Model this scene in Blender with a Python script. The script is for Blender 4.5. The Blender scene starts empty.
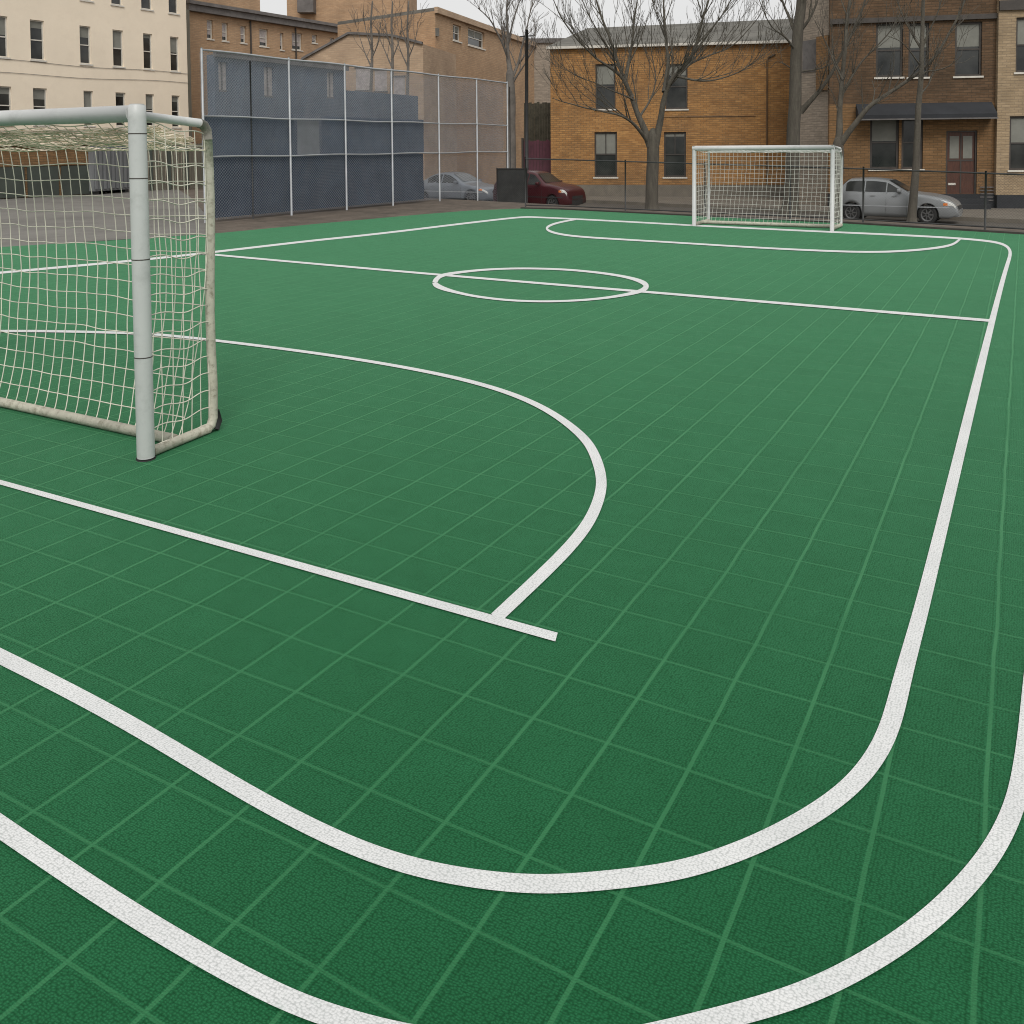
import bpy, bmesh, math, random
from mathutils import Vector, Matrix, noise
random.seed(7)
PI = math.pi
sc = bpy.context.scene
C = sc.collection

# ------------------------------------------------------------------ camera
H = 1.8
FPX, PITCH, ROLL, CY, YAW = 917.587, 0.0452585, 0.00761596, 187.323, -0.509474
fw = Vector((math.sin(YAW)*math.cos(PITCH), math.cos(YAW)*math.cos(PITCH), -math.sin(PITCH)))
r0 = Vector((math.cos(YAW), -math.sin(YAW), 0)); d0 = fw.cross(r0)
rt = math.cos(ROLL)*r0 + math.sin(ROLL)*d0
dn = -math.sin(ROLL)*r0 + math.cos(ROLL)*d0
EYE = Vector((0, 0, H))
cd = bpy.data.cameras.new('camera'); cam = bpy.data.objects.new('camera', cd); C.objects.link(cam)
cd.sensor_fit = 'HORIZONTAL'; cd.sensor_width = 36.0; cd.lens = FPX/1024*36.0
cd.shift_y = -(512-CY)/1024.0
cd.clip_start = .05; cd.clip_end = 3000
M = Matrix((( rt.x, -dn.x, -fw.x, 0), (rt.y, -dn.y, -fw.y, 0), (rt.z, -dn.z, -fw.z, H), (0, 0, 0, 1)))
cam.matrix_world = M
sc.camera = cam
sc.cycles.filter_width = 1.05
RX, FX = Vector((math.cos(YAW), -math.sin(YAW), 0)), Vector((math.sin(YAW), math.cos(YAW), 0))

def ray(px, py):
    return fw + rt*((px-512)/FPX) + dn*((py-CY)/FPX)
def G(px, py, z=0.0):                    # survey helper: where the sight line meets the level z
    v = ray(px, py); t = (z-H)/v.z
    return EYE + v*t
def D(px, d, z=0.0):                     # ground position at bearing px and distance d
    p = RX*((px-512)/FPX*d) + FX*d
    return Vector((p.x, p.y, z))
def camspace(p):
    return p.x*RX.x+p.y*RX.y, p.x*FX.x+p.y*FX.y
def sdist(p):                            # distance past the far edge of the court
    xc, d = camspace(p)
    return (xc-.96)*.69+(d-26.6)*.725
def terrain(p):
    t = min(1, max(0, (sdist(p)-1.2)/5.8))
    return -.7*t*t*(3-2*t)

# ------------------------------------------------------------------ materials
def lin(c):
    return tuple(((x/255)/12.92 if x/255 <= .04045 else ((x/255+.055)/1.055)**2.4) for x in c)
def newmat(name):
    m = bpy.data.materials.new(name); m.use_nodes = True
    nt = m.node_tree; b = nt.nodes['Principled BSDF']
    return m, nt, b
def N(nt, t, **k):
    n = nt.nodes.new(t)
    for a, v in k.items():
        if a in n.inputs: n.inputs[a].default_value = v
        else: setattr(n, a, v)
    return n
def mixc(nt, fac, a, b, blend='MIX'):
    n = nt.nodes.new('ShaderNodeMix'); n.data_type = 'RGBA'; n.blend_type = blend
    for sock, v in ((n.inputs[0], fac), (n.inputs[6], a), (n.inputs[7], b)):
        if hasattr(v, 'is_output'): nt.links.new(v, sock)
        elif isinstance(v, (int, float)): sock.default_value = v
        else: sock.default_value = (*v[:3], 1)
    return n.outputs[2]
def math_(nt, op, a, b=None, c=None, clamp=False):
    n = nt.nodes.new('ShaderNodeMath'); n.operation = op; n.use_clamp = clamp
    for i, v in enumerate((a, b, c)):
        if v is None: continue
        if hasattr(v, 'is_output'): nt.links.new(v, n.inputs[i])
        else: n.inputs[i].default_value = v
    return n.outputs[0]
def ramp(nt, fac, a, b):
    n = nt.nodes.new('ShaderNodeMapRange'); n.inputs['From Min'].default_value = a; n.inputs['From Max'].default_value = b
    nt.links.new(fac, n.inputs['Value']); return n.outputs['Result']
def simple(name, col, rough=.6, var=.25, scale=4.0, bump=0.0, bscale=60., metal=0.0, dirt=None, dirt_amt=.5, spec=.5, stretch=(1, 1, 1)):
    m, nt, b = newmat(name)
    tc = N(nt, 'ShaderNodeTexCoord'); mp = N(nt, 'ShaderNodeMapping'); mp.inputs['Scale'].default_value = stretch
    nt.links.new(tc.outputs['Object'], mp.inputs['Vector'])
    n1 = N(nt, 'ShaderNodeTexNoise', Scale=scale, Detail=6.0, Roughness=.65); nt.links.new(mp.outputs[0], n1.inputs['Vector'])
    f = ramp(nt, n1.outputs['Fac'], .3, .7)
    out = mixc(nt, f, [x*(1-var) for x in col], [min(1, x*(1+var)) for x in col])
    if dirt:
        n2 = N(nt, 'ShaderNodeTexNoise', Scale=scale*2.7, Detail=8.0, Roughness=.7); nt.links.new(mp.outputs[0], n2.inputs['Vector'])
        out = mixc(nt, math_(nt, 'MULTIPLY', ramp(nt, n2.outputs['Fac'], .5, .68), dirt_amt, clamp=True), out, dirt)
    nt.links.new(out, b.inputs['Base Color'])
    b.inputs['Roughness'].default_value = rough; b.inputs['Metallic'].default_value = metal
    b.inputs['Specular IOR Level'].default_value = spec
    if bump:
        n3 = N(nt, 'ShaderNodeTexNoise', Scale=bscale, Detail=4.0); nt.links.new(tc.outputs['Object'], n3.inputs['Vector'])
        bp = N(nt, 'ShaderNodeBump', Strength=bump, Distance=.02); nt.links.new(n3.outputs['Fac'], bp.inputs['Height'])
        nt.links.new(bp.outputs[0], b.inputs['Normal'])
    return m
def brick(name, c1, c2, mortar, w=.28, h=.095, var=.35, stain=(.05, .045, .04), stain_amt=.45):
    m, nt, b = newmat(name)
    tc = N(nt, 'ShaderNodeTexCoord'); sx = N(nt, 'ShaderNodeSeparateXYZ'); nt.links.new(tc.outputs['Object'], sx.inputs[0])
    cx = N(nt, 'ShaderNodeCombineXYZ'); nt.links.new(math_(nt, 'ADD', sx.outputs[0], sx.outputs[1]), cx.inputs[0]); nt.links.new(sx.outputs[2], cx.inputs[1])
    bt = N(nt, 'ShaderNodeTexBrick'); nt.links.new(cx.outputs[0], bt.inputs['Vector'])
    bt.inputs['Scale'].default_value = 1.0; bt.inputs['Brick Width'].default_value = w; bt.inputs['Row Height'].default_value = h
    bt.inputs['Mortar Size'].default_value = .012; bt.inputs['Mortar Smooth'].default_value = .4
    bt.inputs['Color1'].default_value = (*c1, 1); bt.inputs['Color2'].default_value = (*c2, 1); bt.inputs['Mortar'].default_value = (*mortar, 1)
    n1 = N(nt, 'ShaderNodeTexNoise', Scale=.55, Detail=7.0, Roughness=.6); nt.links.new(tc.outputs['Object'], n1.inputs['Vector'])
    f = math_(nt, 'MULTIPLY', ramp(nt, n1.outputs['Fac'], .42, .72), stain_amt, clamp=True)
    o = mixc(nt, f, bt.outputs['Color'], stain)
    mp = N(nt, 'ShaderNodeMapping'); mp.inputs['Scale'].default_value = (1.2, 14, 1); nt.links.new(cx.outputs[0], mp.inputs['Vector'])
    n2 = N(nt, 'ShaderNodeTexNoise', Scale=1.6, Detail=5.0, Roughness=.75); nt.links.new(mp.outputs[0], n2.inputs['Vector'])
    g = ramp(nt, n2.outputs['Fac'], .3, .7)
    o = mixc(nt, .85, o, mixc(nt, g, [1-var]*3, [1+var]*3), 'MULTIPLY')
    nt.links.new(o, b.inputs['Base Color']); b.inputs['Roughness'].default_value = .9; b.inputs['Specular IOR Level'].default_value = .2
    bp = N(nt, 'ShaderNodeBump', Strength=.5, Distance=.01); nt.links.new(bt.outputs['Fac'], bp.inputs['Height']); bp.invert = True
    nt.links.new(bp.outputs[0], b.inputs['Normal'])
    return m

T = .139804*H; GX0 = -1.85375*H; GY0 = 1.376876*H
def knit(nt, tc):
    """woven plastic grid of the sports tiles: bump height + colour factor"""
    n0 = N(nt, 'ShaderNodeTexNoise', Scale=38.0, Detail=2.0); nt.links.new(tc.outputs['Object'], n0.inputs['Vector'])
    off = N(nt, 'ShaderNodeVectorMath'); off.operation = 'MULTIPLY_ADD'
    nt.links.new(n0.outputs['Color'], off.inputs[0]); off.inputs[1].default_value = (.010, .008, 0); nt.links.new(tc.outputs['Object'], off.inputs[2])
    mp = N(nt, 'ShaderNodeMapping'); mp.inputs['Scale'].default_value = (112, 150, 1); nt.links.new(off.outputs[0], mp.inputs['Vector'])
    vo = N(nt, 'ShaderNodeTexVoronoi', Scale=1.0, Randomness=.6); vo.voronoi_dimensions = '2D'; nt.links.new(mp.outputs[0], vo.inputs['Vector'])
    n1 = N(nt, 'ShaderNodeTexNoise', Scale=260.0, Detail=3.0, Roughness=.7); nt.links.new(tc.outputs['Object'], n1.inputs['Vector'])
    return math_(nt, 'ADD', math_(nt, 'MULTIPLY', math_(nt, 'SUBTRACT', 1.0, vo.outputs['Distance']), .75), math_(nt, 'MULTIPLY', n1.outputs['Fac'], .75))
def court_mat():
    m, nt, b = newmat('green sports tile')
    tc = N(nt, 'ShaderNodeTexCoord'); sx = N(nt, 'ShaderNodeSeparateXYZ')
    wn = N(nt, 'ShaderNodeTexNoise', Scale=2.2, Detail=2.0); nt.links.new(tc.outputs['Object'], wn.inputs['Vector'])
    wv = N(nt, 'ShaderNodeVectorMath'); wv.operation = 'MULTIPLY_ADD'; nt.links.new(wn.outputs['Color'], wv.inputs[0]); wv.inputs[1].default_value = (.016, .016, 0)
    nt.links.new(tc.outputs['Object'], wv.inputs[2]); nt.links.new(wv.outputs[0], sx.inputs[0])
    def lines(comp, org, w, soft):
        u = math_(nt, 'DIVIDE', math_(nt, 'SUBTRACT', comp, org+.008), T)
        dd = math_(nt, 'MULTIPLY', math_(nt, 'ABSOLUTE', math_(nt, 'SUBTRACT', u, math_(nt, 'ROUND', u))), T)
        return ramp(nt, dd, w+soft, w), ramp(nt, math_(nt, 'ABSOLUTE', math_(nt, 'SUBTRACT', dd, w+.011)), .004, 0.0), u
    ly, sy, ux = lines(sx.outputs[0], GX0, .0046, .0025)
    lx, sx_, uy = lines(sx.outputs[1], GY0, .0036, .0022)
    k = knit(nt, tc)
    big = N(nt, 'ShaderNodeTexNoise', Scale=.45, Detail=5.0, Roughness=.6); nt.links.new(tc.outputs['Object'], big.inputs['Vector'])
    med = N(nt, 'ShaderNodeTexNoise', Scale=9.0, Detail=5.0, Roughness=.7); nt.links.new(tc.outputs['Object'], med.inputs['Vector'])
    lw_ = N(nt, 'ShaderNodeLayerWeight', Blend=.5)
    graz = math_(nt, 'POWER', lw_.outputs['Facing'], 2.4)  # grazing sheen put into the colour: paler green at shallow view angles
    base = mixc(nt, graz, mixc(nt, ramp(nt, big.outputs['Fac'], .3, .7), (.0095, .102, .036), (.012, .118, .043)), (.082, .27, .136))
    base = mixc(nt, math_(nt, 'MULTIPLY', ramp(nt, med.outputs['Fac'], .35, .75), .45), base, mixc(nt, 1.0, base, (1.45, 1.3, 1.4), 'MULTIPLY'))
    # tile to tile tint
    wh = N(nt, 'ShaderNodeTexWhiteNoise'); wh.noise_dimensions = '2D'; cv = N(nt, 'ShaderNodeCombineXYZ')
    nt.links.new(math_(nt, 'FLOOR', ux), cv.inputs[0]); nt.links.new(math_(nt, 'FLOOR', uy), cv.inputs[1]); nt.links.new(cv.outputs[0], wh.inputs['Vector'])
    base = mixc(nt, .05, base, mixc(nt, wh.outputs['Value'], (.4, .4, .4), (1.6, 1.6, 1.6)), 'MULTIPLY')
    base = mixc(nt, math_(nt, 'MULTIPLY', ramp(nt, k, .98, .62), .8, clamp=True), base, mixc(nt, 1.0, base, (.35, .5, .42), 'MULTIPLY'))
    base = mixc(nt, math_(nt, 'MULTIPLY', ramp(nt, k, .98, 1.2), .6, clamp=True), base, mixc(nt, 1.0, base, (1.9, 1.5, 1.6), 'MULTIPLY'))
    sc_ = N(nt, 'ShaderNodeTexNoise', Scale=1.7, Detail=10.0, Roughness=.78, Distortion=.6); nt.links.new(tc.outputs['Object'], sc_.inputs['Vector'])
    base = mixc(nt, math_(nt, 'MULTIPLY', ramp(nt, sc_.outputs['Fac'], .56, .72), .22, clamp=True), base, mixc(nt, 1.0, base, (2.2, 1.45, 1.7), 'MULTIPLY'))
    base = mixc(nt, math_(nt, 'MULTIPLY', ramp(nt, sc_.outputs['Fac'], .42, .3), .3, clamp=True), base, mixc(nt, 1.0, base, (.6, .66, .62), 'MULTIPLY'))
    fade = N(nt, 'ShaderNodeTexNoise', Scale=1.3, Detail=3.0); nt.links.new(tc.outputs['Object'], fade.inputs['Vector'])
    fd = ramp(nt, fade.outputs['Fac'], .25, .6)
    grid = math_(nt, 'MAXIMUM', ly, math_(nt, 'MULTIPLY', lx, .75))
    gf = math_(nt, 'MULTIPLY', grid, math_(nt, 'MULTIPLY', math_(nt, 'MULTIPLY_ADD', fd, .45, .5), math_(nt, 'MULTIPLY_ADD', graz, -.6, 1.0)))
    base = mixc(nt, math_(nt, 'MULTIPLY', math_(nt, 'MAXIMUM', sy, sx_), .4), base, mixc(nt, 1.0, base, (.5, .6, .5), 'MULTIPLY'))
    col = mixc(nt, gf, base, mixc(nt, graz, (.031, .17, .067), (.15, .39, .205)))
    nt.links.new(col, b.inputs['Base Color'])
    b.inputs['Roughness'].default_value = .75; b.inputs['Specular IOR Level'].default_value = .1
    bp = N(nt, 'ShaderNodeBump', Strength=.7, Distance=.005)
    hh = math_(nt, 'ADD', k, math_(nt, 'MULTIPLY', grid, -.1)); nt.links.new(hh, bp.inputs['Height'])
    nt.links.new(bp.outputs[0], b.inputs['Normal'])
    return m
def paint_mat():
    m, nt, b = newmat('white court paint')
    tc = N(nt, 'ShaderNodeTexCoord'); k = knit(nt, tc)
    n = N(nt, 'ShaderNodeTexNoise', Scale=3.0, Detail=6.0, Roughness=.7); nt.links.new(tc.outputs['Object'], n.inputs['Vector'])
    c = mixc(nt, ramp(nt, n.outputs['Fac'], .3, .7), (.66, .67, .668), (.77, .775, .77))
    c = mixc(nt, math_(nt, 'MULTIPLY', ramp(nt, k, .9, .6), .6, clamp=True), c, (.36, .38, .37))
    wr_ = N(nt, 'ShaderNodeTexNoise', Scale=5.0, Detail=11.0, Roughness=.8); nt.links.new(tc.outputs['Object'], wr_.inputs['Vector'])
    c = mixc(nt, math_(nt, 'MULTIPLY', ramp(nt, wr_.outputs['Fac'], .6, .72), .4, clamp=True), c, (.30, .42, .35))
    nt.links.new(c, b.inputs['Base Color']); b.inputs['Roughness'].default_value = .7; b.inputs['Specular IOR Level'].default_value = .2
    bp = N(nt, 'ShaderNodeBump', Strength=.45, Distance=.004); nt.links.new(k, bp.inputs['Height']); nt.links.new(bp.outputs[0], b.inputs['Normal'])
    return m
MT = {}
MT['court'] = court_mat(); MT['paint'] = paint_mat()
MT['dirt'] = simple('bare dirt and leaf litter', (.115, .092, .072), .95, .4, 1.2, .6, 25, dirt=(.06, .05, .035), dirt_amt=.8)
MT['asphalt_lot'] = simple('worn grey asphalt', (.16, .152, .138), .9, .22, .35, .4, 60, dirt=(.10, .094, .085), dirt_amt=.6, stretch=(1, 1, 1))
MT['asphalt'] = simple('road asphalt', (.095, .085, .072), .9, .2, .8, .4, 60)
MT['concrete'] = simple('pavement concrete', (.17, .15, .122), .9, .2, 1.2, .3, 40, dirt=(.1, .09, .08))
MT['white_steel'] = simple('white enamel steel', (.55, .555, .55), .42, .05, 3.0, .03, 40, dirt=(.33, .34, .33), dirt_amt=.35)
MT['cream_steel'] = simple('weathered cream steel', (.47, .45, .37), .6, .16, 9.0, .25, 90, dirt=(.17, .15, .10), dirt_amt=.75)
MT['dull_elbow'] = simple('grimy steel elbow', (.2, .19, .16), .6, .3, 12.0, .2, 60, dirt=(.06, .055, .045), dirt_amt=.8)
MT['cabinet'] = simple('dark grey mesh fabric', (.042, .044, .043), .9, .3, 2.0, dirt=(.065, .062, .055))
MT['rusty_pipe'] = simple('brown painted pipe', (.13, .075, .035), .8, .3, 2.0)
MT['recess_dark'] = simple('dark recess boards', (.07, .064, .045), .95, .4, 2.5, dirt=(.035, .036, .026), dirt_amt=.8)  # dark olive tone painted for the alley's dark recess
MT['rubber'] = simple('black rubber', (.02, .02, .02), .8, .2, 8)
MT['net'] = simple('cream net cord', (.60, .575, .49), .9, .2, 6.0)
MT['net_grimy_lifted'] = simple('grimy net cord lifted', (.86, .68, .55), .9, .35, 3.0)  # colour raised and reddened to offset underside shade and green court bounce
MT['net_white'] = simple('white net cord', (.60, .60, .55), .9, .15, 6.0)
MT['galv'] = simple('galvanised steel', (.40, .415, .43), .5, .15, 3.0, metal=.35)
MT['wire'] = simple('fence wire', (.19, .205, .23), .6, .2, 2.0, metal=.2)
MT['dark_wire'] = simple('dark weathered fence wire', (.05, .05, .048), .7, .2, 2.0)
MT['dark_steel'] = simple('dark painted steel', (.035, .036, .036), .6, .25, 3.0)
MT['screen'] = simple('navy windscreen fabric', (.032, .05, .08), .9, .22, 1.4, .3, 8, dirt=(.05, .066, .09), dirt_amt=.6)
MT['screen_pale'] = simple('faded windscreen fabric', (.20, .21, .225), .9, .2, 1.5, .2, 8)
MT['slate_wall'] = simple('slate blue painted wall', (.072, .096, .135), .9, .25, .7, .2, 20, dirt=(.115, .13, .155), dirt_amt=.6)
MT['cream_wall'] = simple('cream stucco', (.84, .73, .58), .9, .05, .5, .15, 30, dirt=(.72, .61, .48), dirt_amt=.3)
MT['orange_brick'] = brick('orange brick', (.45, .24, .09), (.33, .165, .06), (.24, .15, .075))
MT['far_brick'] = brick('tan orange brick', (.47, .315, .195), (.41, .265, .16), (.36, .26, .175), var=.2, stain_amt=.3)  # distance haze mixed into the brick colour: paler and greyer
MT['tan_brick'] = brick('pale tan brick', (.50, .365, .25), (.44, .315, .215), (.42, .32, .23), var=.2, stain=(.2, .14, .1), stain_amt=.45)
MT['brown_brick'] = brick('brown brick', (.165, .10, .058), (.115, .07, .04), (.095, .068, .045), stain=(.045, .035, .025), stain_amt=.7)
MT['ochre_brick'] = brick('ochre brick', (.27, .155, .073), (.21, .118, .054), (.15, .1, .055), stain=(.06, .045, .03))
MT['grey_brick'] = brick('grey brick', (.36, .30, .24), (.28, .235, .19), (.25, .215, .175), var=.3, stain_amt=.25)
MT['buff_brick'] = brick('buff brick', (.42, .315, .20), (.34, .25, .155), (.30, .23, .155), var=.3)
MT['cornice'] = simple('grey painted cornice', (.135, .125, .12), .8, .3, 1.5, dirt=(.06, .055, .05))
MT['roof_slate'] = simple('grey roof felt', (.15, .145, .13), .9, .3, 1.0, .3, 10, dirt=(.07, .065, .06), stretch=(.4, 1, 3))
MT['trim'] = simple('off white trim', (.6, .57, .51), .7, .15, 3)
MT['dark_trim'] = simple('dark window trim', (.05, .042, .036), .6, .3, 3)
MT['blind'] = simple('grey window blind', (.20, .20, .175), .8, .15, 2.0)
MT['blind_pale'] = simple('pale window board', (.40, .36, .345), .9, .3, 5.0, dirt=(.22, .2, .19))
MT['wood_door'] = simple('dark red wooden door', (.075, .026, .014), .5, .35, 3, stretch=(6, 6, 1))
MT['awning'] = simple('black awning canvas', (.022, .024, .028), .85, .3, 1.0)
MT['basement'] = simple('dark basement render', (.028, .03, .034), .85, .3, 1.5)
MT['maroon'] = simple('maroon painted boards', (.095, .03, .045), .8, .35, 2.0)
MT['hedge'] = simple('dull evergreen leaves', (.07, .072, .052), .8, .5, 3.0)
MT['bark'] = simple('grey brown bark', (.085, .075, .06), .95, .35, 3.0, .8, 18, stretch=(3, 3, .5), dirt=(.12, .115, .085), dirt_amt=.6)
MT['bark_far'] = simple('grey bark', (.14, .125, .11), .95, .3, 3.0)
MT['green_door'] = simple('dark green painted doors', (.05, .06, .05), .8, .25, 1.0)
MT['olive_wall'] = simple('olive brown boards', (.115, .105, .08), .9, .3, 1.2, stretch=(3, 3, .4))
MT['grey_metal'] = simple('grey sheet metal', (.17, .175, .18), .7, .2, 1.5, stretch=(4, 4, .5))
def veil():  # translucent grey sheet material, made to lay haze over the background
    m, nt, b = newmat('thin grey haze sheet'); out = nt.nodes['Material Output']
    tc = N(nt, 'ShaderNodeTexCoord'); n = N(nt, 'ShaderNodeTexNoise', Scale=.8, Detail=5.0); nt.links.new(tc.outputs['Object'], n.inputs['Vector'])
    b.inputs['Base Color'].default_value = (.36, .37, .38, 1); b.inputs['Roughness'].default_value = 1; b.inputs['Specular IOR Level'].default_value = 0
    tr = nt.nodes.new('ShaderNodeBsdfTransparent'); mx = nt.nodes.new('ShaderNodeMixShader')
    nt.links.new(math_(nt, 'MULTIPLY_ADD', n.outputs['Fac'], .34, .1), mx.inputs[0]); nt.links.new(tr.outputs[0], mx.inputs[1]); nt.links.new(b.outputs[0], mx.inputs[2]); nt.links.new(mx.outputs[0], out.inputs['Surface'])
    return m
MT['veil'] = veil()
def glass():
    m, nt, b = newmat('dark window glass')
    tc = N(nt, 'ShaderNodeTexCoord'); n = N(nt, 'ShaderNodeTexNoise', Scale=.9, Detail=4.0); nt.links.new(tc.outputs['Object'], n.inputs['Vector'])
    nt.links.new(mixc(nt, ramp(nt, n.outputs['Fac'], .35, .65), (.012, .014, .014), (.05, .052, .048)), b.inputs['Base Color'])
    b.inputs['Roughness'].default_value = .12; b.inputs['Specular IOR Level'].default_value = .5
    return m
MT['glass'] = glass()
def carpaint(name, col):
    m, nt, b = newmat(name)
    tc = N(nt, 'ShaderNodeTexCoord'); n = N(nt, 'ShaderNodeTexNoise', Scale=2.0, Detail=5.0); nt.links.new(tc.outputs['Object'], n.inputs['Vector'])
    nt.links.new(mixc(nt, ramp(nt, n.outputs['Fac'], .3, .7), [x*.9 for x in col], [x*1.08 for x in col]), b.inputs['Base Color'])
    b.inputs['Metallic'].default_value = .25; b.inputs['Roughness'].default_value = .38; b.inputs['Coat Weight'].default_value = .35; b.inputs['Coat Roughness'].default_value = .12
    return m
MT['silver'] = carpaint('silver car paint', (.25, .262, .268)); MT['blue_grey'] = carpaint('blue grey car paint', (.17, .19, .215)); MT['red'] = carpaint('dark red car paint', (.07, .008, .013))
MT['alloy'] = simple('dull alloy', (.14, .14, .14), .45, .1, 6, metal=.5)
MT['tyre'] = simple('tyre rubber', (.018, .018, .018), .85, .2, 8)
MT['lamp'] = simple('headlight lens', (.55, .55, .52), .15, .1, 8)
MT['amber'] = simple('amber lens', (.62, .17, .03), .25, .1, 8)
MT['black_plastic'] = simple('black plastic', (.03, .03, .03), .6, .2, 5)

# ------------------------------------------------------------------ object helpers
def obj(name, bm, mat, parent=None, smooth=False):
    me = bpy.data.meshes.new(name); bm.to_mesh(me); bm.free()
    if smooth:
        for p in me.polygons: p.use_smooth = True
    for m in (mat if isinstance(mat, (list, tuple)) else [mat]): me.materials.append(MT[m])
    o = bpy.data.objects.new(name, me); C.objects.link(o)
    if parent: o.parent = parent
    return o
def thing(name, label, cat, loc=(0, 0, 0), rz=0.0, group=None):
    o = bpy.data.objects.new(name, None); C.objects.link(o); o.location = loc; o.rotation_euler = (0, 0, rz)
    o.empty_display_size = .2
    return tag(o, label, cat, group)
def tag(o, label, cat, group=None):
    o['label'] = label; o['category'] = cat
    if group: o['group'] = group
    return o
def struct(name, bm, mat, smooth=False):
    o = obj(name, bm, mat, None, smooth); o['kind'] = 'structure'; return o
def box(bm, x0, x1, y0, y1, z0, z1):
    v = [bm.verts.new(p) for p in ((x0, y0, z0), (x1, y0, z0), (x1, y1, z0), (x0, y1, z0), (x0, y0, z1), (x1, y0, z1), (x1, y1, z1), (x0, y1, z1))]
    for f in ((3, 2, 1, 0), (4, 5, 6, 7), (0, 1, 5, 4), (1, 2, 6, 5), (2, 3, 7, 6), (3, 0, 4, 7)): bm.faces.new([v[i] for i in f])
    return v
def bbox(x0, x1, y0, y1, z0, z1, bev=0.0):
    bm = bmesh.new(); box(bm, x0, x1, y0, y1, z0, z1)
    if bev: bmesh.ops.bevel(bm, geom=bm.edges[:], offset=bev, segments=2, affect='EDGES', profile=.5)
    return bm
def poly(bm, pts):
    return bm.faces.new([bm.verts.new(p) for p in pts])
def tube(bm, pts, rads, n=6, cap=True):
    pts = [Vector(p) for p in pts]
    if isinstance(rads, (int, float)): rads = [rads]*len(pts)
    rings = []; up = None
    for i, p in enumerate(pts):
        a = pts[max(0, i-1)]; b = pts[min(len(pts)-1, i+1)]; t = (b-a)
        if t.length < 1e-9: t = Vector((0, 0, 1))
        t.normalize()
        if up is None:
            up = Vector((0, 0, 1)) if abs(t.z) < .9 else Vector((1, 0, 0))
        x = t.cross(up)
        if x.length < 1e-4: x = t.cross(Vector((.3, .9, .2)))
        x.normalize(); y = x.cross(t); up = y
        rings.append([bm.verts.new(p+(x*math.cos(2*PI*k/n)+y*math.sin(2*PI*k/n))*rads[i]) for k in range(n)])
    for a, b in zip(rings, rings[1:]):
        for k in range(n): bm.faces.new((a[k], a[(k+1) % n], b[(k+1) % n], b[k]))
    if cap and n > 2:
        bm.faces.new(rings[0]); bm.faces.new(rings[-1][::-1])
def catmull(pts, sub):
    out = []; n = len(pts)
    for i in range(n-1):
        p0 = pts[max(0, i-1)]; p1 = pts[i]; p2 = pts[i+1]; p3 = pts[min(n-1, i+2)]
        for s in range(sub):
            t = s/sub
            out.append(tuple(.5*((2*b)+(-a+c)*t+(2*a-5*b+4*c-d)*t*t+(-a+3*b-3*c+d)*t**3) for a, b, c, d in zip(p0, p1, p2, p3)))
    out.append(tuple(pts[-1])); return out

# ------------------------------------------------------------------ world and sun (overcast)
w = bpy.data.worlds.new('World'); sc.world = w; w.use_nodes = True
nt = w.node_tree; bg = nt.nodes['Background']
sky = nt.nodes.new('ShaderNodeTexSky'); sky.sky_type = 'NISHITA'; sky.sun_disc = False
EL, RO = math.radians(44), math.radians(146)
sky.sun_elevation = EL; sky.sun_rotation = RO; sky.air_density = 1.0; sky.dust_density = 6.0; sky.ozone_density = 1.0
hs = nt.nodes.new('ShaderNodeHueSaturation'); hs.inputs['Saturation'].default_value = .10; nt.links.new(sky.outputs[0], hs.inputs['Color'])
# overcast: a grey cloud layer mixed over the clear sky, slightly mottled
tcw = nt.nodes.new('ShaderNodeTexCoord'); cn = nt.nodes.new('ShaderNodeTexNoise'); cn.inputs['Scale'].default_value = 2.2; cn.inputs['Detail'].default_value = 5
nt.links.new(tcw.outputs['Generated'], cn.inputs['Vector'])
cl = mixc(nt, cn.outputs['Fac'], (7.8, 7.85, 7.9), (9.2, 9.15, 9.0))
fin = mixc(nt, .88, hs.outputs[0], cl)
nt.links.new(fin, bg.inputs['Color']); bg.inputs['Strength'].default_value = .1
sd = bpy.data.lights.new('sun', 'SUN'); sd.energy = 1.6; sd.angle = math.radians(24); sd.color = (1, .965, .91)
so = bpy.data.objects.new('sun', sd); C.objects.link(so)
dirn = Vector((math.sin(RO)*math.cos(EL), math.cos(RO)*math.cos(EL), math.sin(EL)))
so.rotation_euler = dirn.to_track_quat('Z', 'Y').to_euler(); so.location = (0, 0, 30)
sc.view_settings.view_transform = 'Standard'; sc.view_settings.look = 'None'; sc.view_settings.exposure = 0; sc.view_settings.gamma = 1

# ------------------------------------------------------------------ the setting
S_DIR = RX*.725-FX*.69; S_NOR = RX*.69+FX*.725                     # along / across the street
S_O = RX*.96+FX*26.6
def SP(a, s, dz=0.0):
    p = S_O+S_DIR*a+S_NOR*s
    return Vector((p.x, p.y, terrain(p)+dz))
bm = bmesh.new()
ss = [-700, -200, -60, -20, 0, 1.5]+[1.5+.5*i for i in range(1, 14)]+[9, 12, 30, 100, 800]; aa = [-800, -200, -60, -30, -15, 0, 15, 30, 60, 200, 800]
gr = [[bm.verts.new(SP(a, s, -.03)) for a in aa] for s in ss]
for i in range(len(ss)-1):
    for j in range(len(aa)-1): bm.faces.new((gr[i][j], gr[i][j+1], gr[i+1][j+1], gr[i+1][j]))
struct('ground', bm, 'dirt', True)
def strip(name, mat, s0, s1, a0, a1, dz, n=6):
    bm = bmesh.new(); rows = [[bm.verts.new(SP(a0+(a1-a0)*j/8, s0+(s1-s0)*i/n, dz)) for j in range(9)] for i in range(n+1)]
    for i in range(n):
        for j in range(8): bm.faces.new((rows[i][j], rows[i][j+1], rows[i+1][j+1], rows[i+1][j]))
    return struct(name, bm, mat)
strip('road', 'asphalt', 6.4, 11.2, -60, 80, -.012, 10)
bm = bmesh.new()
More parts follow.
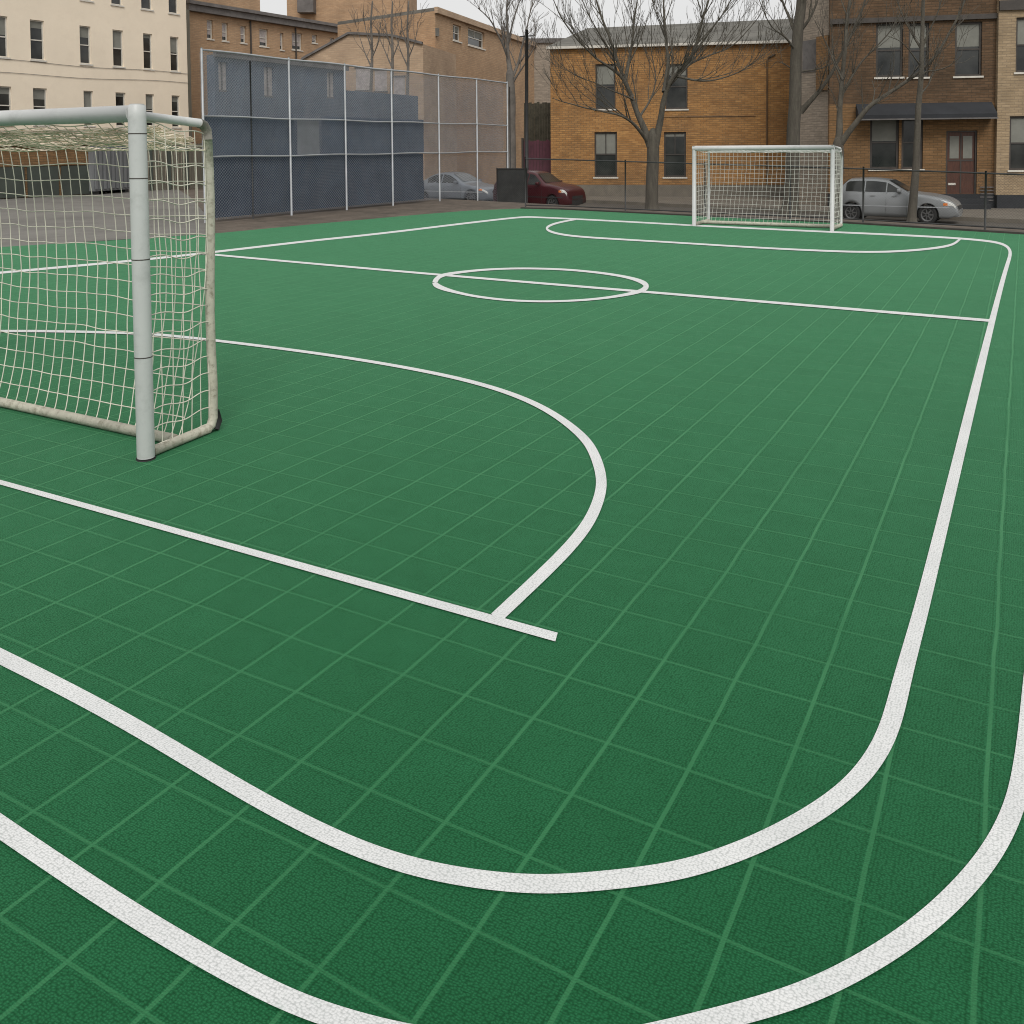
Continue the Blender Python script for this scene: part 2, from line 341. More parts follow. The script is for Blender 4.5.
def frame_pts(a0, a1, s0, s1, z): return [S_O+S_DIR*a+S_NOR*s+Vector((0, 0, z)) for a, s in ((a0, s0), (a1, s0), (a1, s1), (a0, s1))]
lo = [bm.verts.new(p) for p in frame_pts(-60, 80, 11.2, 40, -.74)]; hi = [bm.verts.new(p) for p in frame_pts(-60, 80, 11.2, 40, -.58)]
bm.faces.new(hi); bm.faces.new(lo[::-1])
for i in range(4): bm.faces.new((lo[i], lo[(i+1) % 4], hi[(i+1) % 4], hi[i]))
struct('pavement', bm, 'concrete')
# car park at the left, beyond the court
bm = bmesh.new()
cp = [G(-140, 257), G(0, 246.5), G(206, 233.5), D(206, 24.5), D(190, 34), D(170, 46), D(-90, 46), D(-420, 34)]
poly(bm, [(p.x, p.y, -.012) for p in cp]); struct('car_park', bm, 'asphalt_lot')
# the court sheet: a thin slab of green tiles
bm = bmesh.new()
corner = [G(-260, 266), G(0, 247), G(110, 240.5), G(213, 233.6), G(320, 223.5), G(420, 214.5), G(470, 210.5), G(520, 208.6), G(560, 209.6), G(650, 214), G(845, 223.5), G(1024, 234.5)]
e = corner[-1]+(corner[-1]-corner[-2]).normalized()*9
corner += [e, Vector((14, -6, 0)), Vector((-12, -6, 0))]
top = [bm.verts.new((p.x, p.y, 0)) for p in corner]; bot = [bm.verts.new((p.x, p.y, -.2)) for p in corner]
bm.faces.new(top[::-1])
for i in range(len(top)): j = (i+1) % len(top); bm.faces.new((top[i], top[j], bot[j], bot[i]))
bmesh.ops.recalc_face_normals(bm, faces=bm.faces[:])
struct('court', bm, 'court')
# dark strip along the far court edge: fence foot and its painted shadow
bm = bmesh.new()
for a, b in ((7, 8), (8, 9), (9, 10), (10, 11), (11, 12)):
    p, q = corner[a], corner[b]; n = Vector((-(q-p).y, (q-p).x, 0)).normalized()
    if n.dot(FX) < 0: n = -n
    v = [bm.verts.new(x) for x in (p+n*.03+Vector((0, 0, .035)), q+n*.03+Vector((0, 0, .035)), q+n*.16+Vector((0, 0, .035)), p+n*.16+Vector((0, 0, .035)))]
    u = [bm.verts.new(x.co-Vector((0, 0, .25))) for x in v]
    bm.faces.new(v)
    for i in range(4): bm.faces.new((u[i], u[(i+1) % 4], v[(i+1) % 4], v[i]))
bmesh.ops.recalc_face_normals(bm, faces=bm.faces[:])
struct('edge_rail_shadow', bm, 'dark_trim')

# painted lines, surveyed from the photograph: (x, y, breadth)
LV = [0.004]
def line(pts, sub=8, closed=False):
    if closed: pts = [pts[-1]]+pts+[pts[0], pts[1]]
    pts = [(x, y, t*(.72 if t < 4 else .72+.28*min(1, (t-4)/5))) for x, y, t in pts]
    c = catmull(pts, sub)
    if closed: c = c[sub:-sub]
    if not closed:
        for _ in range(2):
            m = len(c); k_ = [min(4, i, m-1-i) for i in range(m)]
            c = [tuple(sum(c[q][a] for q in range(i-k_[i], i+k_[i]+1))/(2*k_[i]+1) for a in range(3)) for i in range(m)]
    bm = bmesh.new(); prev = None; z = LV[0]; LV[0] += .0008
    for i, (x, y, t) in enumerate(c):
        a = c[max(0, i-1)]; b = c[min(len(c)-1, i+1)]
        tx, ty = b[0]-a[0], b[1]-a[1]; L = math.hypot(tx, ty) or 1; nx, ny = -ty/L*t/2, tx/L*t/2
        p, q = G(x+nx, y+ny, z), G(x-nx, y-ny, z)
        cur = (bm.verts.new(p), bm.verts.new(q))
        if prev: bm.faces.new((prev[0], prev[1], cur[1], cur[0]))
        prev = cur
    bmesh.ops.recalc_face_normals(bm, faces=bm.faces[:])
    if bm.faces and bm.faces[:][0].normal.z < 0: bmesh.ops.reverse_faces(bm, faces=bm.faces[:])
    return struct('court_marking', bm, 'paint')
line([(-90, 612, 14), (0, 656, 15.5), (117, 715, 16.5), (219, 777, 17.5), (300, 822, 18), (371, 854, 18), (442, 874, 18.5), (513, 883, 19), (567, 884, 19.5), (655, 875, 19.5),
      (700, 864.5, 19.5), (747, 848.5, 20), (795, 825, 20), (836, 799, 20), (864.5, 772, 20.5), (885, 740, 21), (896, 706, 20), (905, 668, 18), (919, 619, 15.5), (934.5, 556, 13.6), (948.8, 498, 12), (963, 439, 10.5), (973.3, 397, 9.5),
      (992, 321, 7), (1005.5, 269, 5.2), (1011, 254, 4.6), (1008, 247, 3.4), (1000, 243, 3), (984, 240.5, 2.7), (961, 238.5, 2.5), (922, 236, 2.5), (847, 232.6, 2.4), (828, 231.8, 2.3), (715, 226.5, 2.2), (680, 224.6, 2.1), (620, 221.3, 2.1), (560, 218.2, 2),
      (530, 217, 2), (517, 217.3, 2.2), (450, 225, 2.4), (380, 233.7, 2.5), (320, 239.7, 2.6), (280, 244.3, 2.7), (202, 253.3, 2.8), (134, 260.7, 2.9), (0, 272.5, 3.1), (-120, 284, 3.2)])
line([(-80, 772, 22), (0, 826, 22.5), (126.5, 912, 23.5), (253, 984, 24), (316, 1011, 24), (380, 1030, 24), (450, 1043, 24), (540, 1049, 24), (620, 1042, 24), (700, 1023, 24), (779, 1003, 24.5), (842, 977, 25), (905.6, 939, 25), (953, 899, 25), (991, 855, 24), (1013, 811, 22), (1022, 775, 21), (1028, 732, 20), (1031, 690, 18), (1036, 640, 16), (1048, 560, 14), (1065, 470, 12)])
line([(-120, 449, 5), (0, 482, 5.6), (156, 525, 6.6), (400, 593.5, 8), (494, 619.8, 8.6), (556.5, 637, 9)], 4)
line([(495.5, 618.2, 12.6),  (532, 584, 12.3), (564, 553, 11.8), (588.5, 524, 11.5), (599.3, 498, 11), (601.8, 482, 10.6), (599, 466, 10.2), (592.5, 450, 9.2), (582, 435, 8), (552, 412, 6.4), (518, 396, 5.3), (475, 382, 4.6), (415, 369, 4), (350, 358, 3.7), (286, 349, 3.5), (217, 340.5, 3.4), (164, 334.8, 3.3), (131, 333, 3.3), (55, 331, 3.2), (0, 331, 3.2), (-80, 331.5, 3.2)])
line([(200, 253.3, 2.4), (280, 260.7, 2.5), (400, 271.5, 2.6), (546.5, 284, 2.8), (649, 291.8, 3), (700, 296.3, 3.1), (820, 306.5, 3.3), (990, 320.5, 3.6)], 4)
line([(435, 282.5, 6.2), (441, 276, 4.6), (458.6, 272.4, 3.4), (488, 269.5, 2.7), (523, 268.4, 2.5), (564, 269.5, 2.6), (599, 272.7, 2.9), (626, 277, 3.6), (642, 282, 5.2), (646, 287, 6.2), (637, 292, 4.6), (611, 297, 3.3), (581.7, 300, 2.8), (546.5, 301.3, 2.6), (511, 300.2, 2.7), (479, 296.7, 3), (455.7, 292, 3.8), (440, 287, 5.5)], 6, True)
line([(576, 219.3, 2), (566, 221, 2.2), (555, 223.4, 2.6), (546, 227.3, 3.2), (549, 231.3, 3), (564, 235, 2.5), (590, 237.5, 2.4), (640, 240.4, 2.3), (700, 244, 2.3), (760, 247.8, 2.4), (824, 250.8, 2.5), (863, 252, 2.6), (892, 251.6, 2.7), (922, 249.6, 2.8), (945, 246.6, 3), (955, 243.5, 3), (960, 238.8, 3)])

# ------------------------------------------------------------------ goals
def wobble(p, a, f=3.0, seed=0.0):
    v = noise.noise_vector(p*f+Vector((seed, 0, 0))); return p+v*a
def net_patch(bm, f, nu, nv, rad, amp, seed, res=3, sides=4):
    """cords of a net over the surface f(u, v), wavering a little"""
    def P(u, v): return wobble(f(u, v), amp*min(1, 4*v*(1-v)+.25), 4.0, seed)
    for i in range(nu+1):
        u = i/nu; pts = [P(u, k/(nv*res)) for k in range(nv*res+1)]; tube(bm, pts, rad, sides, False)
    for j in range(nv+1):
        v = j/nv; pts = [P(k/(nu*res), v) for k in range(nu*res+1)]; tube(bm, pts, rad, sides, False)
def bar(name, mat, parent, pts, rad, n=16):
    bm = bmesh.new(); tube(bm, pts, rad, n); return obj(name, bm, mat, parent, False if n < 8 else True)
def shade(o):
    for p in o.data.polygons: p.use_smooth = len(p.vertices) == 4
    return o
# near goal: local x along the crossbar away to the left, y towards the back, origin at the near post's foot
P0 = G(146, 459); PB = G(214, 431)
xdir = Vector((-1, 0, 0)); 
ydir = (PB-P0); DEP = ydir.length; ydir.normalize()
ng = thing('soccer_goal', 'large white goal with cream net in the left foreground', 'goal', P0)
HT = 2.0; W = 3.1; RP = .05
def L(x, y, z): return xdir*x+ydir*y+Vector((0, 0, z))
for x in (0, W):
    bm = bmesh.new(); tube(bm, [L(x, 0, .0), L(x, 0, .02), L(x, 0, HT-.02), L(x, 0, HT+.045), L(x, 0, HT+.055)], [RP*.9, RP, RP, RP*.98, RP*.7], 24)
    post = shade(obj('post', bm, 'white_steel', ng))
    for z in (.60, 1.165, 1.63, 1.885):
        bm = bmesh.new(); tube(bm, [L(x, 0, z-.003), L(x, 0, z+.003)], RP+.0012, 24, False); shade(obj('joint_ring', bm, 'dark_trim', post))
    bm = bmesh.new(); tube(bm, [L(x, 0, .001), L(x, 0, .012)], RP+.004, 20); shade(obj('foot_pad', bm, 'rubber', post))
shade(bar('crossbar', 'white_steel', ng, [L(.035, 0, HT), L(W-.035, 0, HT)], RP*.98, 24))
RZ = 1.955
for x in (0, W):
    shade(bar('roof_bar', 'white_steel', ng, [L(x, .03, HT-.012), L(x, DEP*.5, HT-.03), L(x, DEP-.06, RZ+.0)], .027, 14))
    arc = [L(x, DEP-.07, RZ), L(x, DEP-.03, RZ-.012), L(x, DEP-.005, RZ-.045), L(x, DEP, RZ-.1)]
    shade(bar('elbow', 'dull_elbow', ng, arc, .031, 14))
    up = [L(x, DEP, RZ-.08)]+[L(x, DEP+.012*math.sin(k*.9), RZ-.08-k*(RZ-.16)/8) for k in range(1, 8)]+[L(x, DEP-.005, .09), L(x, DEP-.025, .045), L(x, DEP-.06, .031)]
    shade(bar('back_post', 'cream_steel', ng, up, .029, 14))
    bm = bmesh.new(); tube(bm, [L(x, DEP+.02, .13), L(x, DEP+.028, .06), L(x, DEP+.005, .012)], [.022, .034, .03], 12); shade(obj('corner_shoe', bm, 'rubber', ng))
    shade(bar('ground_bar', 'cream_steel', ng, [L(x, .05, .032), L(x, DEP-.05, .031)], .03, 14))
MB = .45*DEP
shade(bar('back_ground_bar', 'cream_steel', ng, [L(.03, MB, .035), L(W-.03, MB, .035)], .032, 14))
def back(u, v):
    x = u*W-.3*v*min(1, u*4)*(1 if u < .9 else (1-u)*10); z = 1.80*(1-v)+.045*v; y = DEP*(1-v)**.8*.98+MB*v**.9+.05*math.sin(v*PI)
    y = min(y, DEP*.99)
    return L(x, y+.0, z+.02*math.sin(u*17+1)*(1-v)*.6)
bm = bmesh.new(); net_patch(bm, back, 29, 16, .0037, .012, 1.0); obj('back_net', bm, 'net', ng)
def roof(u, v):
    return L(u*W, .05+v*(DEP-.07), (HT-.05)*(1-v)+1.80*v-.05*math.sin(v*PI)+.012*math.sin(u*23+v*5))
bm = bmesh.new(); net_patch(bm, roof, 30, 12, .0034, .03, 5.0); 
# slack cords bunched along the roof
for k in range(52):
    v = .1+.8*random.random(); ph = random.random()*9
    am = .008+.016*random.random()
    tube(bm, [L(W*t/40, .05+v*(DEP-.08)+.02*math.sin(t*.4+ph), (HT-.07)*(1-v)+1.82*v+am*math.sin(t*.5+ph)+am*.5*math.sin(t*1.2+ph*2)) for t in range(41)], .0034, 4, False)
obj('roof_net', bm, 'net_grimy_lifted', ng)
for xs in (0, W):
    def side(u, v, xs=xs):
        bulge = .03*math.sin(u*PI)*math.sin(v*PI)*(1 if xs else -1)
        return L(xs+bulge, .045+u*(DEP-.075), ((HT-.05)*(1-u)+(RZ-.07)*u)*(1-v)+.05*v+.012*math.sin(u*9))
    bm = bmesh.new(); net_patch(bm, side, 6, 17, .0037, .011, 9.0+xs)
    obj('side_net', bm, 'net', ng)
# far goal
A, B = G(694, 226), G(832, 231); ca, cb = G(709.5, 221.5), G(841.5, 227.5)
ex = (B-A); WF = ex.length; ex.normalize(); ey = ((ca-A)+(cb-B))*.5; DF = ey.length; ey.normalize()
fg = thing('soccer_goal', 'small white goal with white net at the far end of the court', 'goal', A)
HF = 1.735
def L2(x, y, z): return ex*x+ey*y+Vector((0, 0, z))
for x in (0, WF):
    shade(bar('post', 'white_steel', fg, [L2(x, 0, 0), L2(x, 0, HF-.03), L2(x, 0, HF+.03)], .042, 14))
    shade(bar('back_post', 'white_steel', fg, [L2(x, DF*.8, HF-.1), L2(x, DF, HF-.25), L2(x, DF, .1), L2(x, DF-.06, .04)] if x else [L2(x, DF, HF-.06), L2(x, DF, .04)], .03, 10))
    shade(bar('roof_bar', 'white_steel', fg, [L2(x, 0, HF), L2(x, DF*.8, HF-.05)], .03, 10))
    shade(bar('ground_bar', 'cream_steel', fg, [L2(x, .02, .04), L2(x, DF, .04)], .04, 10))
shade(bar('crossbar', 'white_steel', fg, [L2(-.03, 0, HF-.02), L2(WF+.03, 0, HF-.02)], .055, 14))
shade(bar('back_bar', 'white_steel', fg, [L2(0, DF, HF-.1), L2(WF, DF, HF-.1)], .032, 10))
shade(bar('back_ground_bar', 'cream_steel', fg, [L2(0, DF*.55, .045), L2(WF, DF*.55, .045)], .042, 10))
bm = bmesh.new(); net_patch(bm, lambda u, v: L2(u*WF, DF*.97-(DF*.4)*v**2, (HF-.12)*(1-v)+.06*v), 30, 16, .0042, .012, 3.0, 2, 3); obj('back_net', bm, 'net_white', fg)
bm = bmesh.new(); net_patch(bm, lambda u, v: L2(u*WF, .05+v*(DF-.08), (HF-.05)-.07*v-.03*math.sin(v*PI)), 30, 8, .004, .02, 3.5, 2, 3); obj('roof_net', bm, 'net_white', fg)
for x in (0, WF):
    bm = bmesh.new(); net_patch(bm, lambda u, v: L2(x, .05+u*(DF-.08), (HF-.08)*(1-v)+.05*v), 8, 16, .0042, .012, 4.0+x, 2, 3); obj('side_net', bm, 'net_white', fg)

# ------------------------------------------------------------------ fences
def chain_link(bm, P, Lx, Hh, pitch, wr):
    """both families of slanting wires over the panel; P(u, v) places a point"""
    for sgn in (1, -1):
        k = -Hh if sgn > 0 else 0
        while k < (Lx if sgn > 0 else Lx+Hh):
            if sgn > 0: u0, v0 = max(0, k), max(0, -k); t = min(Lx-u0, Hh-v0); u1, v1 = u0+t, v0+t
            else: u0, v0 = min(Lx, k), max(0, k-Lx); t = min(u0, Hh-v0); u1, v1 = u0-t, v0+t
            if t > .01:
                n = max(1, int(t/1.2)); tube(bm, [P(u0+(u1-u0)*i/n, v0+(v1-v0)*i/n) for i in range(n+1)], wr, 3, False)
            k += pitch
FA, FB = D(203, 22.2), D(507, 34.5)
fdir = (FB-FA); FL = fdir.length; fdir.normalize(); frz = math.atan2(fdir.y, fdir.x)
FH = 4.25
fence = thing('chain_link_fence', 'tall chain link fence with navy windscreen along the left of the court', 'fence', (FA.x, FA.y, 0), frz)
def fz(u): return terrain(FA+fdir*u)-.02
def fu(px):
    v = ray(px, 150); n = Vector((-fdir.y, fdir.x, 0)); t = n.dot(FA-EYE)/n.dot(v); return (EYE+v*t-FA).dot(fdir)
def fuz(px, py):
    v = ray(px, py); n = Vector((-fdir.y, fdir.x, 0)); t = n.dot(FA-EYE)/n.dot(v); p = EYE+v*t; return (p-FA).dot(fdir), p.z
FTOP = fuz(350, 66)[1]
def ftop(u): return FTOP
posts = [0.0]+[fu(p) for p in (289, 344.5, 391, 438, 476, 506.5)]
RU = posts[-1]
for u in posts:
    bm = bmesh.new(); tube(bm, [(u, -.05, fz(u)-.1), (u, -.05, ftop(u)+.02), (u, -.05, ftop(u)+.06)], [.029, .029, .015], 8); o = obj('post', bm, 'galv', fence); shade(o)
for u in (fu(251), RU+.22):
    bm = bmesh.new(); tube(bm, [(u, -.03, fz(u)-.1), (u, -.03, ftop(u)-.15)], .018, 8); shade(obj('brace_post', bm, 'dark_steel', fence))
zt = [ftop(0), fuz(345, 120.5)[1], fuz(345, 154.5)[1]]
for z, r_ in zip(zt, (.027, .021, .021)):
    bm = bmesh.new(); tube(bm, [(u, -.05, z+.012*math.sin(u*1.7)) for u in [RU*i/24 for i in range(25)]], r_, 8); shade(obj('rail', bm, 'galv', fence))
bm = bmesh.new()
chain_link(bm, lambda u, v: Vector((u, 0, fz(u)+.05+(ftop(u)-fz(u)-.05)*v/4.3)), RU, 4.3, .085, .0038)
obj('chain_link', bm, 'wire', fence)
def sheet(name, mat, u0, u1, z0f, z1f, y, nu=40, nv=8, ragged=0.0, seed=0):
    bm = bmesh.new(); rows = []
    for j in range(nv+1):
        v = j/nv; row = []
        ue = u1+ragged*noise.noise(Vector((v*3.1, seed, 0)))
        for i in range(nu+1):
            u = u0+.07+(ue-u0-.07)*i/nu; z = z0f(u)*(1-v)+z1f(u)*v
            row.append(bm.verts.new((u, y*.45+.022*noise.noise(Vector((u*1.3, z*1.5, seed))), z)))
        rows.append(row)
    for j in range(nv):
        for i in range(nu): bm.faces.new((rows[j][i], rows[j][i+1], rows[j+1][i+1], rows[j+1][i]))
    return obj(name, bm, mat, fence, True)
sheet('windscreen', 'screen', .02, fu(424), lambda u: fz(u)+.1, lambda u: zt[2]-.02, .07, ragged=.03, seed=1)
sheet('windscreen', 'slate_wall', .02, fu(296), lambda u: zt[2]+.02, lambda u: zt[1]-.01, .09, seed=2)
sheet('windscreen', 'slate_wall', fu(322), fu(425), lambda u: zt[2]+.02, lambda u: zt[1]+.1, .09, ragged=.03, seed=3)
sheet('haze_sheet', 'veil', .02, RU, lambda u: zt[2]+.03, lambda u: ftop(u)-.03, .3, seed=6)  # sheet added on the fence to veil the buildings like haze
o = sheet('windscreen', 'screen_pale', fu(297), fu(321), lambda u: zt[2]+.02, lambda u: zt[1]-.03, .11, 8, 6, seed=4); o['label'] = 'faded pale windscreen panel'
# low fence along the far edge of the court
lfp = []
for i in range(7, 13):
    p = corner[i]; lfp.append(Vector((p.x, p.y, 0))+S_NOR*.45)
lfp[0] = lfp[0]-S_DIR*.2
def cum(pts):
    c = [0]
    for a, b in zip(pts, pts[1:]): c.append(c[-1]+(b-a).length)
    return c
cl_ = cum(lfp)
def along(u):
    for i in range(len(lfp)-1):
        if u <= cl_[i+1] or i == len(lfp)-2:
            t = (u-cl_[i])/(cl_[i+1]-cl_[i]); p = lfp[i].lerp(lfp[i+1], t); return p
LT = cl_[-1]
def lh(u): return 1.42-.28*min(1, u/13.5)
low = thing('chain_link_fence', 'low dark chain link fence along the far edge of the court', 'fence', lfp[0])
o0 = lfp[0]
def lw(u, z): p = along(u)-o0; return Vector((p.x, p.y, z))
k = 0.0
def upx(px):
    return min((abs(512+FPX*(along(LT*i/600)-EYE).dot(rt)/(along(LT*i/600)-EYE).dot(fw)-px), LT*i/600) for i in range(601))[1]
for u in (0, upx(625), upx(705), upx(790), upx(863), upx(985), LT*.8, LT):
    bm = bmesh.new(); tube(bm, [lw(u, -.2), lw(u, lh(u)+.05)], .021, 8); shade(obj('post', bm, 'dark_steel', low))
bm = bmesh.new(); tube(bm, [lw(LT*i/30, lh(LT*i/30)) for i in range(31)], .02, 6); obj('rail', bm, 'dark_steel', low)
bm = bmesh.new(); tube(bm, [lw(LT*i/30, .07) for i in range(31)], .018, 6); obj('rail', bm, 'dark_steel', low)
bm = bmesh.new(); chain_link(bm, lambda u, v: lw(u, .05+(lh(u)-.05)*v/1.3), LT, 1.3, .065, .0013); obj('chain_link', bm, 'dark_wire', low)

# ------------------------------------------------------------------ buildings
class Facade:
    """a wall between two surveyed corners; local x runs along it, y goes into the building"""
    def __init__(s, name, label, pl, dl, pr, dr, z0, group=None):
        s.a = D(pl, dl); s.b = D(pr, dr); s.u = (s.b-s.a); s.len = s.u.length; s.u.normalize()
        s.n = Vector((-s.u.y, s.u.x, 0)); s.z0 = z0
        s.root = thing(name, label, 'building', (s.a.x, s.a.y, z0), math.atan2(s.u.y, s.u.x), group)
    def uz(s, px, py):
        v = ray(px, py); t = s.n.dot(s.a-EYE)/s.n.dot(v); p = EYE+v*t
        return (p-s.a).dot(s.u), p.z-s.z0
    def rect(s, x0, y0, x1, y1):
        ym, xm = (y0+y1)/2, (x0+x1)/2
        return (s.uz(x0, ym)[0], s.uz(x1, ym)[0], s.uz(xm, y1)[1], s.uz(xm, y0)[1])
def wall_bm(bm, u0, u1, z0, z1, holes, dep=.16, y=0.0):
    us = sorted({u0, u1, *[h[0] for h in holes], *[h[1] for h in holes]}); zs = sorted({z0, z1, *[h[2] for h in holes], *[h[3] for h in holes]})
    us = [u for u in us if u0-1e-6 <= u <= u1+1e-6]; zs = [z for z in zs if z0-1e-6 <= z <= z1+1e-6]
    for a, b in zip(us, us[1:]):
        for c, d in zip(zs, zs[1:]):
            m, n = (a+b)/2, (c+d)/2
            if any(h[0] < m < h[1] and h[2] < n < h[3] for h in holes): continue
            poly(bm, [(a, y, c), (b, y, c), (b, y, d), (a, y, d)])
    for h in holes:
        a, b, c, d = h
        a, b, c, d = max(a, u0), min(b, u1), max(c, z0), min(d, z1)
        poly(bm, [(a, y, c), (a, y+dep, c), (a, y+dep, d), (a, y, d)]); poly(bm, [(b, y, c), (b, y, d), (b, y+dep, d), (b, y+dep, c)])
        poly(bm, [(a, y, c), (b, y, c), (b, y+dep, c), (a, y+dep, c)]); poly(bm, [(a, y, d), (a, y+dep, d), (b, y+dep, d), (b, y, d)])
def shell(bm, u0, u1, y1, z0, z1):
    poly(bm, [(u0, 0, z0), (u0, 0, z1), (u0, y1, z1), (u0, y1, z0)]); poly(bm, [(u1, 0, z0), (u1, y1, z0), (u1, y1, z1), (u1, 0, z1)])
    poly(bm, [(u0, y1, z0), (u0, y1, z1), (u1, y1, z1), (u1, y1, z0)]); poly(bm, [(u0, 0, z1), (u1, 0, z1), (u1, y1, z1), (u0, y1, z1)])
def window(root, h, frame='trim', blind=None, bfrac=.5, sill='trim', mull=0, dep=.13, fw_=.05, rail=.5):
    a, b, c, d = h
    bm = bmesh.new(); poly(bm, [(a-.005, dep, c-.005), (b+.005, dep, c-.005), (b+.005, dep, d+.005), (a-.005, dep, d+.005)])
    wo = obj('window', bm, 'glass', root)
    bm = bmesh.new(); f = fw_; y0, y1 = dep-.05, dep-.004
    box(bm, a, a+f, y0, y1, c, d); box(bm, b-f, b, y0, y1, c, d); box(bm, a+f, b-f, y0, y1, c, c+f); box(bm, a+f, b-f, y0, y1, d-f, d)
    zm = c+(d-c)*rail; box(bm, a+f, b-f, y0+.008, y1, zm-.025, zm+.025)
    for i in range(mull):
        um = a+(b-a)*(i+1)/(mull+1); box(bm, um-.02, um+.02, y0+.012, y1, zm+.025, d-f)
    obj('frame', bm, frame, wo)
    if blind:
        zb = d-(d-c)*bfrac
        bm = bmesh.new(); poly(bm, [(a+f, dep-.008, zb), (b-f, dep-.008, zb), (b-f, dep-.008, d-f), (a+f, dep-.008, d-f)]); obj('blind', bm, blind, wo)
    if sill:
        obj('sill', bbox(a-.06, b+.06, -.05, dep-.056, c-.07, c-.003), sill, wo)
    return wo

# cream apartment block, upper left
fc = Facade('apartment_building', 'cream stuccoed apartment block with sash windows at the upper left', -150, 34.2, 190, 48, 0)
rows = [[(28, -25, 41, 13) and (28, -28, 42, -4), (80, -32, 92, 0), (111, -28, 122, 4.5), (141, -22, 152, 10), (168.5, -19, 178, 13)],
        [(-5, 16, 8, 57), (30.5, 20, 44.5, 60), (80, 26, 91, 64), (113, 30, 123.5, 66.5), (143.5, 33.5, 152.5, 69), (170.5, 37.5, 179, 71)],
        [(-4, 88, 12, 124), (33.5, 89, 47.5, 125), (84, 91, 93.5, 126), (116, 92.5, 126, 126), (146, 94, 154.5, 127), (172, 95, 180, 127)]]
holes = []
for ri, r_ in enumerate(rows):
    for q in r_: holes.append((*fc.rect(*q), ri))
hl = [h[:4] for h in holes]
# level the rows: same sill and head along a storey
lev = []
for ri in range(3):
    zs0 = [h[2] for h in holes if h[4] == ri][1:]; zs1 = [h[3] for h in holes if h[4] == ri][1:]
    lev.append((sum(zs0)/len(zs0), sum(zs1)/len(zs1)))
hl = [(h[0], h[1], *lev[h[4]]) for h in holes]
hl.append((hl[5][0]-3.4, hl[5][1]-3.4, *lev[1])); hl.append((hl[11][0]-3.4, hl[11][1]-3.4, *lev[2]))
bm = bmesh.new(); wall_bm(bm, 0, fc.len, 0, 14.5, hl, .16); shell(bm, 0, fc.len, 12, 0, 14.5); obj('wall', bm, 'cream_wall', fc.root)
for i, h in enumerate(hl):
    window(fc.root, h, 'trim', 'blind', (.45, .2, .3, .5, .12)[i % 5], 'trim')
for za, zb in ((fc.uz(2, 60)[1], fc.uz(188, 74)[1]), (fc.uz(2, 75)[1], fc.uz(188, 83)[1])):
    bm = bmesh.new(); tube(bm, [(fc.len*i/20, -.025, za+(zb-za)*i/20-.04*math.sin(i*PI/5)) for i in range(21)], .009, 5); obj('cable', bm, 'cornice', fc.root)
obj('corner_pipe', bbox(fc.len+.03, fc.len+.17, -.05, .12, 0, 9), 'olive_wall', fc.root)

# long brick building with cornice, behind the fence
fl = Facade('brick_building', 'long orange brick building with dark cornice behind the tall fence', 190, 52, 352, 64, -.3)
win = [(207, 20, 213, 39), (222, 23, 228, 41), (240.5, 26, 246, 43), (259.5, 29, 268, 46.5), (280, 33, 283.5, 50), (292, 33, 302, 50), (312, 35, 317, 43), (330, 38, 334, 47)]
hl = [fl.rect(*q) for q in win]
ztop = fl.uz(200, 5.5)[1]
bm = bmesh.new(); wall_bm(bm, 0, fl.len, 0, ztop, hl, .2); shell(bm, 0, fl.len, 9, 0, ztop); obj('wall', bm, 'far_brick', fl.root)
for h in hl: window(fl.root, h, 'trim', 'blind_pale', .75, 'trim', dep=.16, fw_=.07)
bm = bmesh.new(); box(bm, -.1, fl.len+.2, -.35, -.01, ztop-.42, ztop-.05); box(bm, -.15, fl.len+.25, -.5, -.012, ztop-.05, ztop+.14); obj('cornice', bm, 'cornice', fl.root)
obj('parapet', bbox(0, fl.len*.42, .25, .6, ztop+.145, ztop+1.0), 'far_brick', fl.root)
for px in (250, 295):
    u = fl.uz(px, 30)[0]; bm = bmesh.new(); tube(bm, [(u, -.06, 0), (u, -.06, ztop-.45)], .05, 8); obj('downpipe', bm, 'dark_trim', fl.root)
# taller block behind it
ft = Facade('tower_building', 'taller plain tan brick block rising behind the long brick building', 290, 74, 409, 74, -.3)
zt_ = ft.uz(400, 11.5)[1]+6
bm = bmesh.new(); ztt = ft.uz(400, -26)[1]; wall_bm(bm, 0, ft.len, 0, ztt, []); shell(bm, 0, ft.len, 8, 0, ztt); obj('wall', bm, 'far_brick', ft.root)
u0 = ft.uz(300, 5)[0]; u1 = ft.uz(316, 5)[0]
obj('vent_housing', bbox(u0, u1, -1.0, -.003, ft.uz(308, 14)[1], ft.uz(308, -20)[1]), 'cornice', ft.root)
# tan corner block
CX, CD = 437, 46
fa = Facade('brick_building', 'tan brick corner block with a high window band behind the fence', 437, CD, 556, 67, -.6)
za = fa.uz(440, 12.5)[1]
hw = fa.rect(453, 25, 461, 41); hw2 = fa.rect(468, 30, 484.5, 47)
bm = bmesh.new(); wall_bm(bm, 0, fa.len, 0, za, [hw, hw2], .2)
